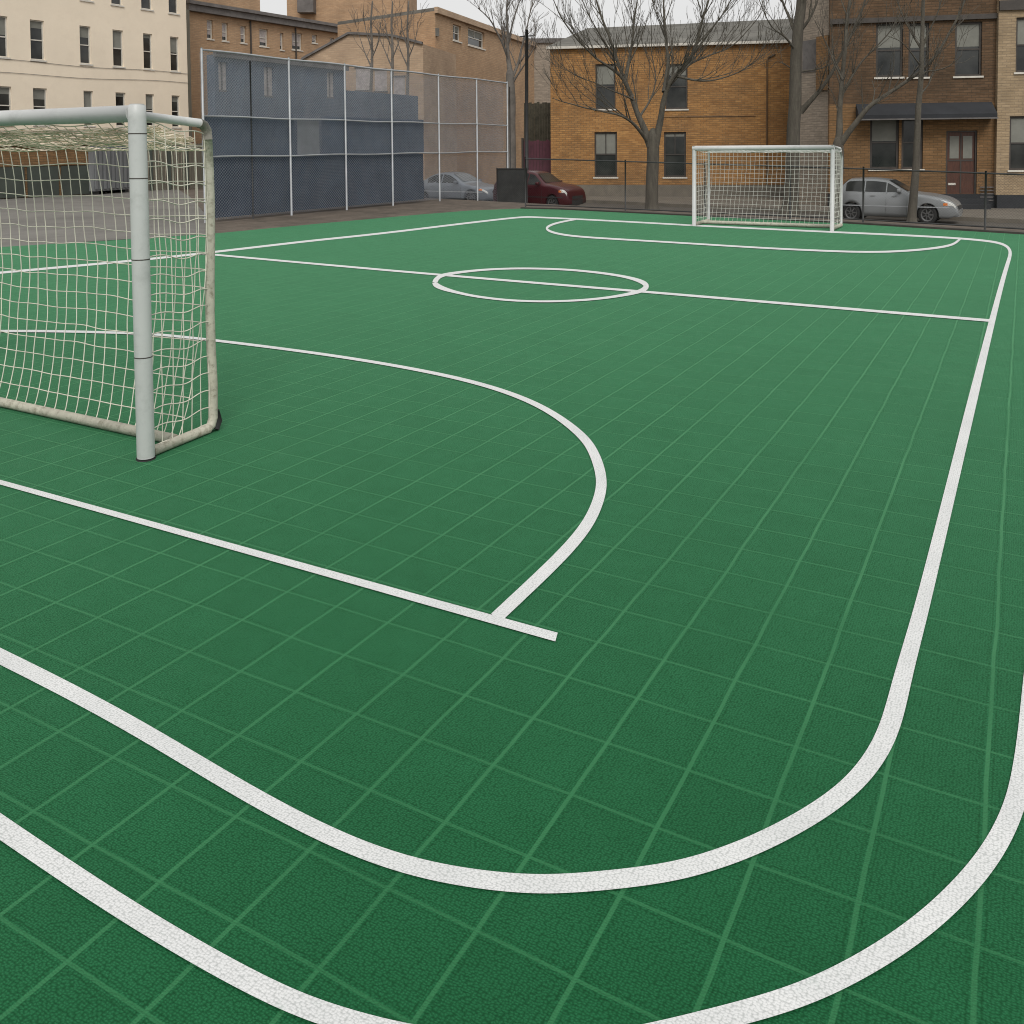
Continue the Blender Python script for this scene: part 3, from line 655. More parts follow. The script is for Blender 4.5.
# the face turned to the court, running back to the left, and the rest of the block
lx = Vector((-math.cos(0), 0, 0)); inv = Matrix.Rotation(-math.atan2(fa.u.y, fa.u.x), 3, 'Z')
c0 = fa.a; left_end = D(340, 51)-c0; le = inv @ left_end
poly(bm, [(0, 0, 0), (0, 0, za), (le.x, le.y, za), (le.x, le.y, 0)])
be = Vector((fa.len, 14, 0)); poly(bm, [(fa.len, 0, 0), (fa.len, 14, 0), (fa.len, 14, za), (fa.len, 0, za)])
poly(bm, [(0, 0, za), (fa.len, 0, za), (fa.len, 14, za), (le.x, le.y, za)]); poly(bm, [(le.x, le.y, 0), (le.x, le.y, za), (fa.len, 14, za), (fa.len, 14, 0)])
obj('wall', bm, 'far_brick', fa.root)
for h in (hw, hw2): window(fa.root, h, 'trim', 'blind', .4, 'trim', 1, dep=.17, fw_=.08)
bm = bmesh.new(); box(bm, -.1, fa.len+.1, -.18, -.003, za-.12, za+.18); obj('coping', bm, 'tan_brick', fa.root)
nv = Vector((le.y, -le.x, 0)).normalized()
if nv.dot(Vector((0, -1, 0))) < 0 and nv.dot(Vector((-1, 0, 0))) < 0: nv = -nv
def lface(t, o, z): return (le.x*t+nv.x*o, le.y*t+nv.y*o, z)
bm = bmesh.new()
for (t0, t1, z0, z1, o1) in ((-.01, 1, za-1.25, za-.85, .2), (-.01, 1, za-.14, za+.17, .16)):
    q = [lface(t, o, z) for z in (z0, z1) for (t, o) in ((t0, .003), (t1, .003), (t1, o1), (t0, o1))]
    v = [bm.verts.new(p) for p in q]
    for f in ((3, 2, 1, 0), (4, 5, 6, 7), (0, 1, 5, 4), (1, 2, 6, 5), (2, 3, 7, 6), (3, 0, 4, 7)): bm.faces.new([v[i] for i in f])
bmesh.ops.recalc_face_normals(bm, faces=bm.faces[:]); obj('cornice', bm, 'roof_slate', fa.root)
# low pale annexe with the sloping roof line
fx = Facade('brick_annexe', 'pale tan annexe with a slanting roof edge behind the tall fence', 300, 43, 428, 41.5, -.5)
pts = [fx.uz(302, 60), fx.uz(349, 34), fx.uz(392, 36), fx.uz(423, 44)]
bm = bmesh.new(); prof = [(fx.uz(302, 60)[0], 0)]+[(max(0, u), z) for u, z in pts]+[(fx.uz(423, 60)[0], 0)]
fr = [bm.verts.new((u, 0, z)) for u, z in prof]; bk = [bm.verts.new((u, 5, z)) for u, z in prof]
bm.faces.new(fr); bm.faces.new(bk[::-1])
for i in range(len(fr)): j = (i+1) % len(fr); bm.faces.new((fr[i], bk[i], bk[j], fr[j]))
bmesh.ops.recalc_face_normals(bm, faces=bm.faces[:]); obj('wall', bm, 'tan_brick', fx.root)
bm = bmesh.new()
for (a, b) in zip(pts, pts[1:]):
    q = [(a[0], -.12, a[1]-.02), (b[0], -.12, b[1]-.02), (b[0], -.12, b[1]+.09), (a[0], -.12, a[1]+.09)]
    v = [bm.verts.new(p) for p in q]+[bm.verts.new((p[0], -.003, p[2])) for p in q]
    for f in ((0, 1, 2, 3), (7, 6, 5, 4), (0, 4, 5, 1), (3, 2, 6, 7)): bm.faces.new([v[i] for i in f])
obj('verge_trim', bm, 'cornice', fx.root)
for q in ((356, 68, 371, 90), (375, 70, 387, 91), (394, 77, 405, 95)):
    a, b, c, d = fx.rect(*q); wo = obj('window', bbox(a, b, -.02, -.003, c, d), 'blind_pale', fx.root)
    bm = bmesh.new(); box(bm, a-.05, b+.05, -.07, -.022, c-.07, c); box(bm, a-.05, b+.05, -.06, -.022, d, d+.06); obj('frame', bm, 'cornice', wo)
# slate blue wall right behind the fence
fs = Facade('painted_wall', 'slate blue painted wall with pale boarded window openings behind the fence', 217, 25.9, 420, 35, -.2)
win = [(218.5, 62, 228, 92), (264, 67, 274, 97.5), (327, 72.5, 335, 98.5)]
hl = [fs.rect(*q) for q in win]
zs_ = fs.uz(290, 63)[1]; us_ = fs.uz(346, 90)[0]; zs2 = fs.uz(380, 93)[1]
hl2 = [h for h in hl if h[1] < us_]; hl3 = [h for h in hl if h[1] > us_]
ue = fs.uz(418, 100)[0]
bm = bmesh.new(); wall_bm(bm, 0, us_, 0, zs_, hl2, .1); wall_bm(bm, us_, ue, 0, zs2, hl3, .1)
poly(bm, [(0, 0, zs_), (us_, 0, zs_), (us_, .3, zs_), (0, .3, zs_)]); poly(bm, [(us_, 0, zs2), (ue, 0, zs2), (ue, .3, zs2), (us_, .3, zs2)])
poly(bm, [(0, 0, 0), (0, 0, zs_), (0, .3, zs_), (0, .3, 0)]); poly(bm, [(ue, 0, 0), (ue, .3, 0), (ue, .3, zs2), (ue, 0, zs2)])
poly(bm, [(us_, 0, zs2), (us_, .3, zs2), (us_, .3, zs_), (us_, 0, zs_)]); poly(bm, [(0, .3, 0), (0, .3, zs_), (us_, .3, zs_), (us_, .3, 0)]); poly(bm, [(us_, .3, 0), (us_, .3, zs2), (ue, .3, zs2), (ue, .3, 0)])
obj('wall', bm, 'slate_wall', fs.root)
for h in hl:
    a, b, c, d = h; bm = bmesh.new(); poly(bm, [(a-.004, .08, c-.004), (b+.004, .08, c-.004), (b+.004, .08, d+.004), (a-.004, .08, d+.004)]); wo = obj('window', bm, 'blind_pale', fs.root)
    bm = bmesh.new(); box(bm, a, b, .045, .076, c, c+.06); box(bm, (a+b)/2-.02, (a+b)/2+.02, .05, .076, c+.061, d); obj('frame', bm, 'cornice', wo)
obj('roof_edge', bbox(-.05, us_+.05, -.1, -.003, zs_-.06, zs_+.12), 'cornice', fs.root)

fs.root['kind'] = 'thing'; fs.root['category'] = 'wall'
# orange two-storey brick building
fo = Facade('brick_building', 'two storey orange brick building with four sash windows and grey roof', 551, 43, 800, 41, -.6)
win = [(595.5, 64, 615.5, 109), (665.5, 64, 687.5, 109), (594.5, 132, 617, 177), (664, 132, 686, 177)]
hl = [fo.rect(*q) for q in win]
zo = (fo.uz(560, 48)[1]+fo.uz(780, 43.5)[1])/2
bm = bmesh.new(); wall_bm(bm, 0, fo.len, .55, zo, hl, .17); shell(bm, 0, fo.len, 10, .55, zo); obj('wall', bm, 'orange_brick', fo.root)
obj('foundation', bbox(-.05, fo.len+.02, -.06, 9.9, -.2, .547), 'concrete', fo.root)
for i, h in enumerate(hl): window(fo.root, h, 'dark_trim', 'blind', (.45, .25, .48, .1)[i], 'trim', (0, 0, 1, 1)[i], fw_=.07)
bm = bmesh.new(); v = [bm.verts.new(p) for p in ((-.12, -.2, zo+.1), (fo.len+.12, -.2, zo+.1), (fo.len+.12, 1.5, zo+1.25), (1.6, 1.5, zo+1.1), (-.12, 10, zo+.1), (fo.len+.12, 10, zo+1.25), (1.6, 9, zo+1.1))]
bm.faces.new((v[0], v[1], v[2], v[3])); bm.faces.new((v[0], v[3], v[6], v[4])); bm.faces.new((v[3], v[2], v[5], v[6])); bm.faces.new((v[4], v[6], v[5])); bm.faces.new((v[1], v[5], v[2]))
obj('roof', bm, 'roof_slate', fo.root)
bm = bmesh.new(); box(bm, -.15, fo.len+.15, -.24, -.003, zo-.03, zo+.09); obj('gutter', bm, 'trim', fo.root)
u = fo.uz(767, 100)[0]; bm = bmesh.new(); tube(bm, [(u+.35, -.06, zo-.5), (u+.05, -.06, zo-.62), (u, -.06, zo-.75), (u, -.06, .6)], .04, 8); obj('downpipe', bm, 'rusty_pipe', fo.root)
ca_, cb_ = fo.uz(660, 117), fo.uz(756, 116); bm = bmesh.new(); tube(bm, [(ca_[0], -.03, ca_[1]), (cb_[0], -.03, cb_[1])], .012, 6); obj('cable', bm, 'dark_trim', fo.root)

# grey brick strip between
fgk = Facade('brick_building', 'narrow grey brick building between the orange and brown ones', 798, 36.5, 829, 34.8, -.6)
bm = bmesh.new(); hh = fgk.rect(800, 40, 815, 70); wall_bm(bm, 0, fgk.len, 0, 10.5, []); shell(bm, 0, fgk.len, 8, 0, 10.5); obj('wall', bm, 'grey_brick', fgk.root)
q = fgk.rect(803, 40, 818, 72); obj('patched_panel', bbox(q[0], q[1], -.03, -.003, q[2], q[3]), 'cornice', fgk.root)
q = fgk.rect(819, 36, 831, 90); obj('brick_pier', bbox(q[0], q[1], -.14, -.003, q[2], q[3]), 'ochre_brick', fgk.root)

# brown brick building with awning
fb = Facade('brick_building', 'brown brick building with black awning and red wooden door at right', 829, 34.5, 997.5, 33.2, -.58)
wu = [(876, 23, 903, 77), (908.5, 23, 929, 77), (955, 22, 982, 76)]
wl = [(870, 118, 899, 169), (901.5, 118, 923, 169)]
hu = [fb.rect(*q) for q in wu]; hlw = [fb.rect(*q) for q in wl]; hd = fb.rect(946, 130.5, 977, 194)
zm = fb.uz(920, 103)[1]; ztb = 10.0; zb0 = hd[2]
bm = bmesh.new(); wall_bm(bm, 0, fb.len, zm, ztb, hu, .18); shell(bm, 0, fb.len, 9, zm, ztb); obj('upper_wall', bm, 'brown_brick', fb.root)
bm = bmesh.new(); wall_bm(bm, 0, fb.len, zb0, zm, hlw+[hd], .18); shell(bm, 0, fb.len, 9, zb0, zm-.01); obj('lower_wall', bm, 'ochre_brick', fb.root)
for h in hu: window(fb.root, h, 'dark_trim', 'blind', .45, 'trim', fw_=.07)
for i, h in enumerate(hlw): window(fb.root, h, 'dark_trim', 'blind' if i == 0 else None, .45, 'trim', fw_=.08, rail=.52)
obj('lintel_course', bbox(-.0, fb.len, -.12, -.003, hu[0][3]+.02, hu[0][3]+.2), 'dark_trim', fb.root)
obj('upper_course', bbox(0, fb.len, -.1, -.003, fb.uz(900, 8)[1]+.6, fb.uz(900, 8)[1]+.85), 'brown_brick', fb.root)
a0, a1 = fb.uz(856, 110)[0], fb.len-.22; z1_, z0_ = fb.uz(920, 103)[1], fb.uz(920, 119)[1]
bm = bmesh.new(); v = [bm.verts.new(p) for p in ((a0, -.003, z1_), (a1, -.003, z1_), (a1, -.75, z0_+.15), (a0, -.75, z0_+.15), (a0, -.75, z0_), (a1, -.75, z0_), (a0, -.003, z0_), (a1, -.003, z0_))]
for f in ((0, 3, 2, 1), (3, 4, 5, 2), (0, 6, 4, 3), (1, 2, 5, 7)): bm.faces.new([v[i] for i in f])
aw = obj('awning', bm, 'awning', fb.root); obj('awning_bar', bbox(a0-.02, a1+.02, -.79, -.753, z0_-.04, z0_+.01), 'cornice', aw)
# door: double leaf with panes
a, b, c, d = hd
bm = bmesh.new(); box(bm, a+.06, b-.06, .12, .17, c, d-.06); dr = obj('door', bm, 'wood_door', fb.root)
bm = bmesh.new(); box(bm, a, a+.058, .06, .16, c, d); box(bm, b-.058, b, .06, .16, c, d); box(bm, a+.058, b-.058, .06, .16, d-.058, d); obj('door_frame', bm, 'dark_trim', dr)
mz = c+(d-c)*.56; mu = (a+b)/2
for (p, q) in ((a+.14, mu-.07), (mu+.07, b-.14)): obj('pane', bbox(p, q, .108, .117, mz, d-.2), 'blind', dr)
bm = bmesh.new(); box(bm, mu-.02, mu+.02, .105, .117, c+.02, d-.1); box(bm, a+.1, b-.1, .107, .1165, mz-.1, mz-.04); obj('door_rail', bm, 'dark_trim', dr)
obj('letter_plate', bbox(a+.1, a+.36, .1, .116, c+.32, c+.4), 'trim', dr)
obj('basement', bbox(.0, fb.len, -.05, 8.9, -.3, zb0-.003), 'basement', fb.root)
for i in range(3): obj('step', bbox(a-.1, b+.25, -.3-.3*(3-i), -.053-.001*i if i == 2 else -.053, -.3+.001*i, zb0-.16-.17*(2-i)), 'basement', fb.root)
bm = bmesh.new()
for k in range(5): box(bm, b+.1, b+.55, -.075, -.052, .25+k*.12, .29+k*.12)
obj('vent_grille', bm, 'cornice', fb.root)
# pale buff building at the right edge
fr_ = Facade('brick_building', 'pale buff brick building cut by the right edge of the view', 996.5, 33.0, 1130, 32.2, -.58)
wv = [(1016, 17, 1043, 72), (1009.5, 116, 1040, 170), (1075, 17, 1103, 72), (1072, 116, 1103, 170)]
hl = [fr_.rect(*q) for q in wv]; zq = fr_.uz(1010, 195)[1]
bm = bmesh.new(); wall_bm(bm, 0, fr_.len, zq, 10.2, hl, .17); shell(bm, 0, fr_.len, 9, zq, 10.2); obj('wall', bm, 'buff_brick', fr_.root)
for h in hl: window(fr_.root, h, 'dark_trim', 'blind', .5, 'trim', fw_=.07)
obj('basement', bbox(.02, fr_.len, -.07, 8.9, -.3, zq-.003), 'basement', fr_.root)
obj('upper_course', bbox(0, fr_.len, -.1, -.003, fr_.uz(1010, 16)[1]+.2, fr_.uz(1010, 16)[1]+.55), 'dark_trim', fr_.root)
# beige block seen through the alley
fy = Facade('brick_building', 'grey beige brick block closing the alley beside the orange building', 520, 62, 590, 62, -.6)
zy = fy.uz(540, 40)[1]
bm = bmesh.new(); wall_bm(bm, 0, fy.len, 0, zy, []); shell(bm, 0, fy.len, 8, 0, zy); obj('wall', bm, 'grey_brick', fy.root)
obj('coping', bbox(-.1, fy.len+.1, -.15, -.003, zy-.2, zy+.1), 'cornice', fy.root)
# maroon gate in the alley
p = D(524, 44.5, -.58); q = D(552.5, 44.2, -.58); dvec = q-p
gt = thing('wooden_gate', 'maroon boarded gate closing the alley beside the orange building', 'gate', p, math.atan2(dvec.y, dvec.x)); gl = dvec.length
bm = bmesh.new(); nb = 9
for i in range(nb): box(bm, gl*i/nb+.006, gl*(i+1)/nb-.006, 0, .03, .08, 2.62+.04*math.sin(i*2))
obj('boards', bm, 'maroon', gt)
bm = bmesh.new(); box(bm, 0, gl, .032, .08, .4, .52); box(bm, 0, gl, .032, .08, 2.1, 2.22); obj('rail', bm, 'dark_trim', gt)
for x in (-.06, gl+.0): obj('post', bbox(x-.05, x+.05, -.02, .1, 0, 2.75), 'dark_trim', gt)

# things along the foot of the cream building
def Foot(name, label, cat, pl, dl, pr, dr, z0=0):
    a, b = D(pl, dl), D(pr, dr); v = b-a
    return thing(name, label, cat, (a.x, a.y, z0), math.atan2(v.y, v.x)), v.length
sh, n_ = Foot('brick_shed', 'low orange brick shed with dark green doors behind the near goal', 'shed', -90, 31, 92, 36.5)
bm = bmesh.new(); box(bm, 0, n_, 0, 3, 1.18, 1.95); box(bm, 0, n_, .05, 3, 0, 1.177); obj('wall', bm, 'ochre_brick', sh)
for i in range(5): 
    x = n_*i/5; dd = obj('door', bbox(x+.06, x+n_/5-.06, .0, .046, .02, 1.15), 'green_door', sh)
obj('roof', bbox(-.1, n_+.1, -.15, 3.1, 1.953, 2.05), 'cornice', sh)
ct, n_ = Foot('metal_container', 'grey ribbed metal container behind the near goal post', 'container', 94, 36.3, 131, 38.2)
bm = bmesh.new(); box(bm, 0, n_, 0, 2.2, .12, 2.05)
for i in range(9): box(bm, n_*(i+.2)/9, n_*(i+.7)/9, -.05, -.001, .2, 1.95)
obj('body', bm, 'grey_metal', ct)
for x in (.1, n_-.3): obj('skid', bbox(x, x+.2, .05, 2.1, 0, .117), 'dark_steel', ct)
ow, n_ = Foot('boarded_fence', 'olive brown boarded fence at the back of the car park', 'fence', 132, 38.8, 204, 41)
bm = bmesh.new(); k = 22
for i in range(k): box(bm, n_*i/k+.01, n_*(i+1)/k-.01, 0, .03, .03, 2.0+.08*noise.noise(Vector((i*.7, 0, 0))))
obj('boards', bm, 'olive_wall', ow)
for i in range(5): obj('post', bbox(n_*i/4-.06, n_*i/4+.06, -.08, -.003, 0, 2.1), 'green_door', ow)

# leaf scatter, then dark boards added to darken the alley
def leafy(root, mat, c, rad, n, size, seed, name='leaves'):
    rnd = random.Random(seed); bm = bmesh.new()
    for i in range(n):
        v = Vector((rnd.gauss(0, 1), rnd.gauss(0, 1), rnd.gauss(0, 1))).normalized()*(rnd.random()**.4)
        p = Vector((c[0]+v.x*rad[0], c[1]+v.y*rad[1], c[2]+v.z*rad[2]))
        if noise.noise(p*1.6+Vector((seed, 0, 0))) < -.22: continue
        a = Vector((rnd.gauss(0, 1), rnd.gauss(0, 1), rnd.gauss(0, 1))).normalized()*size; b = a.orthogonal().normalized()*size*.6
        poly(bm, [p-a, p-b*.9, p+a, p+b])
    return obj(name, bm, mat, root)
p, q = D(524.5, 48, -.58), D(553, 47.7, -.58); dvec = q-p; gl = dvec.length  # added boards, standing for the dark recess of the alley
sb = thing('recess_boards', 'tall dark olive boards added as a dark recess behind the maroon gate in the alley', 'screen', p, math.atan2(dvec.y, dvec.x))
bm = bmesh.new(); nb = 11
for i in range(nb): box(bm, gl*i/nb+.004, gl*(i+1)/nb-.004, 0, .03, .05, 4.6+.12*noise.noise(Vector((i*.9, 2, 0))))
obj('boards', bm, 'recess_dark', sb)
bm = bmesh.new(); box(bm, 0, gl, .032, .09, 3.9, 4.02); obj('rail', bm, 'dark_trim', sb)
for x in (.03, gl-.03): obj('post', bbox(x-.05, x+.05, .095, .2, 0, 4.3), 'dark_trim', sb)
# dark gate panel closing the gap between the tall fence and the pole
ga, gb = D(497, 33.3), D(527, 33.0); gv = gb-ga; gl = gv.length; zc = terrain((ga+gb)*.5)
g2 = thing('metal_gate', 'dark mesh covered metal gate between the tall fence and the pole', 'gate', (ga.x, ga.y, zc), math.atan2(gv.y, gv.x))
for x in (0, gl):
    bm = bmesh.new(); tube(bm, [(x, 0, -.15), (x, 0, 1.36)], .018, 8); shade(obj('post', bm, 'dark_steel', g2))
for z in (.08, 1.33):
    bm = bmesh.new(); tube(bm, [(0, 0, z), (gl, 0, z)], .016, 6); obj('rail', bm, 'dark_steel', g2)
bm = bmesh.new(); rows = [[bm.verts.new((gl*i/14, .035+.015*noise.noise(Vector((i*.5, j*.7, 3))), (.06+1.25*j/8))) for i in range(15)] for j in range(9)]
for j in range(8):
    for i in range(14): bm.faces.new((rows[j][i], rows[j][i+1], rows[j+1][i+1], rows[j+1][i]))
obj('infill', bm, 'cabinet', g2, True)
bm = bmesh.new(); chain_link(bm, lambda u, v: Vector((u, -.003, .08+v)), gl, 1.25, .07, .002); obj('chain_link', bm, 'dark_wire', g2)
# utility pole
pp = D(526.5, 36); zp = terrain(pp); up_ = thing('utility_pole', 'thin dark utility pole left of the orange brick building', 'pole', (pp.x, pp.y, zp))
bm = bmesh.new(); tube(bm, [(0, 0, -.2), (.02, 0, 3), (.06, 0, 7.0)], [.085, .075, .06], 10); shade(obj('shaft', bm, 'dark_steel', up_))
bm = bmesh.new(); tube(bm, [(.05, -.1, 6.6), (.05, -.1, 6.9)], .03, 8); tube(bm, [(-.25, 0, 6.75), (.35, 0, 6.75)], .025, 6); obj('crossarm', bm, 'dark_steel', up_)

# ------------------------------------------------------------------ bare trees
def tree(name, label, base_px, depth, limbs, seed, bark='bark', lev=3, dens=1.0, group=None, twig_len=1.0, minr=.0055, trunk_n=1, spread=.75, upw=.45):
    """limbs: polylines surveyed as (x, y, offset in depth) with start and end radius; limb 0 is the trunk"""
    rnd = random.Random(seed)
    b = D(base_px, depth); zb = terrain(b); base = Vector((b.x, b.y, zb-.04))
    root = thing(name, label, 'tree', base, 0, group)
    def W_(px, py, off):
        v = ray(px, py); h = v.x*FX.x+v.y*FX.y; p = EYE+v*((depth+off)/h); return p-base
    tb = bmesh.new(); cb = bmesh.new(); ln = []
    for li, (pts, r_a, r_b) in enumerate(limbs):
        P = [W_(*q) for q in pts]
        if li == 0: P = [Vector((P[0].x, P[0].y, 0)) if False else P[0]]+P[1:]
        P = [Vector(p) for p in catmull([tuple(p) for p in P], 5)]
        n = len(P); R = [(r_a+(r_b-r_a)*(i/(n-1))**.7)*(1 if li < trunk_n else 1.12-.3*min(1, 3*i/n)) for i in range(n)]
        P = [p+noise.noise_vector(p*1.1+Vector((seed, li, 0)))*(.05 if li >= trunk_n else .02)*min(1, i/4) for i, p in enumerate(P)]
        if li == 0:
            R[0] *= 1.45; R[1] *= 1.15
            P.insert(0, P[0]-Vector((0, 0, .25))); R.insert(0, R[0]*1.2)
        if li < trunk_n:
            dv = (P[-1]-P[-2]).normalized(); rr = R[-1]; tip = P[-1]
            for k_, q_ in ((.6, .9), (1.1, .72), (1.55, .45), (1.8, .12)): P.append(tip+dv*rr*k_); R.append(rr*q_)
        tube(tb if li < trunk_n else cb, P, R, 10 if li < trunk_n else 7)
        ln.append((P, R, li))
    def grow(P, R, level, scale):
        L_ = sum((c-a).length for a, c in zip(P, P[1:]))
        cnt = int(L_*(3.4, 3.6, 3.2)[min(2, level)]*dens)
        for _ in range(cnt):
            t = .18+.82*rnd.random(); i = min(len(P)-2, int(t*(len(P)-1))); p = P[i].lerp(P[i+1], rnd.random()); r = R[i]*.55
            d = (P[i+1]-P[i]).normalized(); rv = Vector((rnd.gauss(0, 1), rnd.gauss(0, 1), rnd.gauss(0, .6)))
            rv = (rv-d*rv.dot(d)).normalized()
            v = (d*.75+rv*spread+Vector((0, 0, upw))).normalized()
            ln_ = scale*(.45+.9*rnd.random())*(1-.35*t)
            n = 5; q = [p]; lin_ = .07
            for k in range(n):
                v = (v+Vector((rnd.gauss(0, lin_), rnd.gauss(0, lin_), rnd.gauss(.06, .06)))).normalized(); q.append(q[-1]+v*ln_/n)
            r = max(minr*1.1, min(r, .017*scale)); rr = [max(minr, r*(1-.85*k/n)) for k in range(n+1)]
            tube(cb, q, rr, 5 if level == 0 else 3, False)
            if level < lev-1: grow(q, rr, level+1, scale*.55)
    for P, R, li in ln:
        if li >= trunk_n or trunk_n == 1 and li > 0: grow(P, R, 0, 1.5*twig_len)
    obj('trunk', tb, bark, root, True); obj('crown', cb, bark, root, True)
    return root
tree('bare_tree', 'forked bare tree in front of the orange brick building', 652, 30, [
    ([(652, 212, 0), (652, 190, 0), (653, 165, 0), (653, 150, 0), (653, 138, 0)], .215, .19),
    ([(651, 146, 0), (644, 128, .1), (636, 108, .2), (629, 90, .3), (620, 70, .5), (612, 45, .6), (602, 18, .8), (594, -10, .9), (588, -40, 1)],   .135, .026),
    ([(655, 146, 0), (660, 122, -.1), (664, 98, -.3), (671, 80, -.5), (684, 66, -.7), (695, 48, -.9), (702, 22, -1), (710, -8, -1.2), (716, -35, -1.2)], .13, .026),
    ([(648, 142, 0), (637, 127, -.4), (622, 116, -.8), (604, 112, -1), (585, 108, -1.2), (566, 103, -1.5), (552, 98, -1.7)], .075, .012),
    ([(632, 97, .2), (622, 78, 0), (608, 66, -.4), (592, 55, -.7), (574, 36, -1), (560, 15, -1.2), (552, -5, -1.3)], .08, .014),
    ([(665, 92, -.3), (668, 65, .1), (665, 35, .4), (664, 5, .6), (666, -30, .7)], .10, .02),
    ([(625, 80, .4), (632, 50, .8), (634, 20, 1.1), (640, -15, 1.3)], .075, .018),
    ([(676, 76, -.5), (692, 80, -.9), (716, 80, -1.1), (738, 72, -1.3), (758, 60, -1.5), (772, 48, -1.6)], .05, .01),
    ([(670, 84, -.4), (688, 66, .3), (708, 56, .8), (730, 48, 1), (750, 28, 1.2), (765, 5, 1.3)], .06, .012),
    ([(686, 62, -.7), (704, 40, -1), (722, 15, -1.1), (738, -12, -1.2)], .05, .012),
    ([(616, 60, .5), (604, 40, .1), (590, 18, -.2), (578, -8, -.4)], .05, .012),
    ([(640, 116, .2), (650, 100, .8), (655, 80, 1.2), (652, 50, 1.5), (650, 10, 1.7)], .045, .012),
    ([(634, 100, .2), (616, 92, -.3), (598, 84, -.6), (578, 78, -.9), (560, 66, -1)], .035, .01),
], 11, twig_len=1.25, dens=.95, upw=.4, spread=.5)
tree('bare_tree', 'tall straight tree trunk behind the right of the far goal', 795, 31, [
    ([(790, 212, 0), (792, 180, 0), (793, 140, 0), (795, 100, 0), (796, 60, 0), (798, 30, 0), (801, 5, 0), (803, -30, 0)], .27, .15),
    ([(798, 38, 0), (791, 22, .2), (784, 5, .4), (776, -20, .5)], .09, .03),
    ([(801, 30, 0), (810, 18, -.2), (818, 0, -.3), (824, -20, -.4)], .07, .03),
    ([(800, 112, 0), (810, 102, -.2), (824, 84, -.4), (838, 62, -.6), (850, 38, -.8), (860, 15, -.9), (868, -12, -1)], .11, .035),
    ([(799, 72, 0), (812, 70, .3), (826, 66, .6), (838, 60, .8)], .05, .015),
    ([(795, 50, 0), (786, 38, -.4), (774, 28, -.7), (764, 12, -.9), (756, -8, -1)], .05, .012),
    ([(794, 70, 0), (784, 64, .4), (776, 62, .6), (770, 68, .7)], .025, .01),
], 12, twig_len=.95, dens=.85, spread=.6)
tree('bare_tree', 'leaning tree with a long diagonal branch in front of the brown building', 836, 29, [
    ([(834, 218, 0), (836, 190, 0), (838, 165, 0), (838, 145, 0)], .19, .16),
    ([(838, 147, 0), (850, 130, -.2), (868, 108, -.4), (890, 92, -.6), (912, 78, -.7), (930, 62, -.8), (944, 42, -.9), (956, 22, -1), (966, -5, -1.1)], .11, .035),
    ([(838, 148, 0), (840, 120, .2), (842, 90, .3), (844, 60, .4), (846, 30, .5), (850, 0, .6), (854, -20, .6)], .12, .05),
    ([(843, 92, .3), (856, 70, .1), (872, 50, 0), (890, 30, -.2), (905, 5, -.3)], .05, .015),
    ([(843, 80, .3), (834, 60, .6), (824, 40, .8), (816, 22, .9)], .04, .012),
    ([(872, 106, -.4), (874, 92, -.1), (872, 80, .1)], .025, .012),
], 13, twig_len=.95, dens=.85, spread=.6)
tree('bare_tree', 'slim upright tree in front of the silver wagon', 911.5, 27.8, [
    ([(911.5, 224, 0), (913, 200, 0), (916, 170, 0), (917, 140, 0), (919, 105, 0), (921, 75, 0), (922, 45, 0), (923, 15, 0), (924, -25, 0)], .15, .045),
    ([(920, 84, 0), (926, 72, -.2), (938, 70, -.4), (950, 66, -.6), (962, 56, -.8)], .04, .012),
    ([(922, 48, 0), (930, 30, -.2), (938, 10, -.4), (944, -12, -.5)], .045, .014),
    ([(922, 50, 0), (912, 32, .2), (902, 15, .4), (896, -8, .5)], .045, .014),
    ([(919, 96, 0), (928, 84, .3), (936, 66, .5), (942, 48, .6)], .035, .012),
    ([(921, 66, 0), (910, 52, -.3), (900, 42, -.5), (888, 36, -.6)], .03, .01),
], 14, twig_len=.9, dens=.8, spread=.6)
tree('bare_tree', 'bare tree rising at the right end of the tall fence', 511, 40, [
    ([(511, 206, 0), (511, 170, 0), (511, 130, 0), (511, 100, 0), (510, 75, 0)], .25, .18),
    ([(511, 78, 0), (508, 55, .1), (508, 35, .2), (507, 10, .3), (508, -15, .4)], .14, .03),
    ([(509, 60, .1), (500, 38, -.2), (490, 20, -.5), (478, 8, -.8)], .08, .02),
    ([(511, 80, 0), (518, 62, .2), (524, 40, .4), (530, 15, .6), (534, -5, .7)], .08, .02),
    ([(512, 84, 0), (522, 68, -.2), (528, 58, -.4), (536, 45, -.6)], .06, .018),
    ([(508, 40, .2), (514, 20, .4), (520, 0, .5)], .05, .016),
], 15, 'bark_far', twig_len=1.1, dens=1.0, minr=.007, spread=.6)
for px, sd_, lb, dp in ((371, 21, 'leftmost slim bare tree behind the tall fence', 38.5), (391.5, 22, 'middle slim bare tree behind the tall fence', 38.0), (407.5, 23, 'rightmost slim bare tree behind the tall fence', 38.5)):
    tree('bare_tree', lb, px, dp, [
        ([(px, 196, 0), (px, 140, 0), (px, 95, 0), (px+1, 60, 0), (px, 25, 0), (px+1, 2, 0)], .12, .03),
        ([(px, 66, 0), (px-8, 48, .2), (px-14, 30, .4)], .04, .012),
        ([(px, 60, 0), (px+7, 42, -.2), (px+10, 22, -.3)], .04, .012),
        ([(px, 48, 0), (px-5, 30, .1), (px-8, 10, .2)], .035, .012),
    ], sd_, 'bark_far', lev=2, twig_len=.75, dens=.9, minr=.007, group='slim bare trees behind the tall fence')

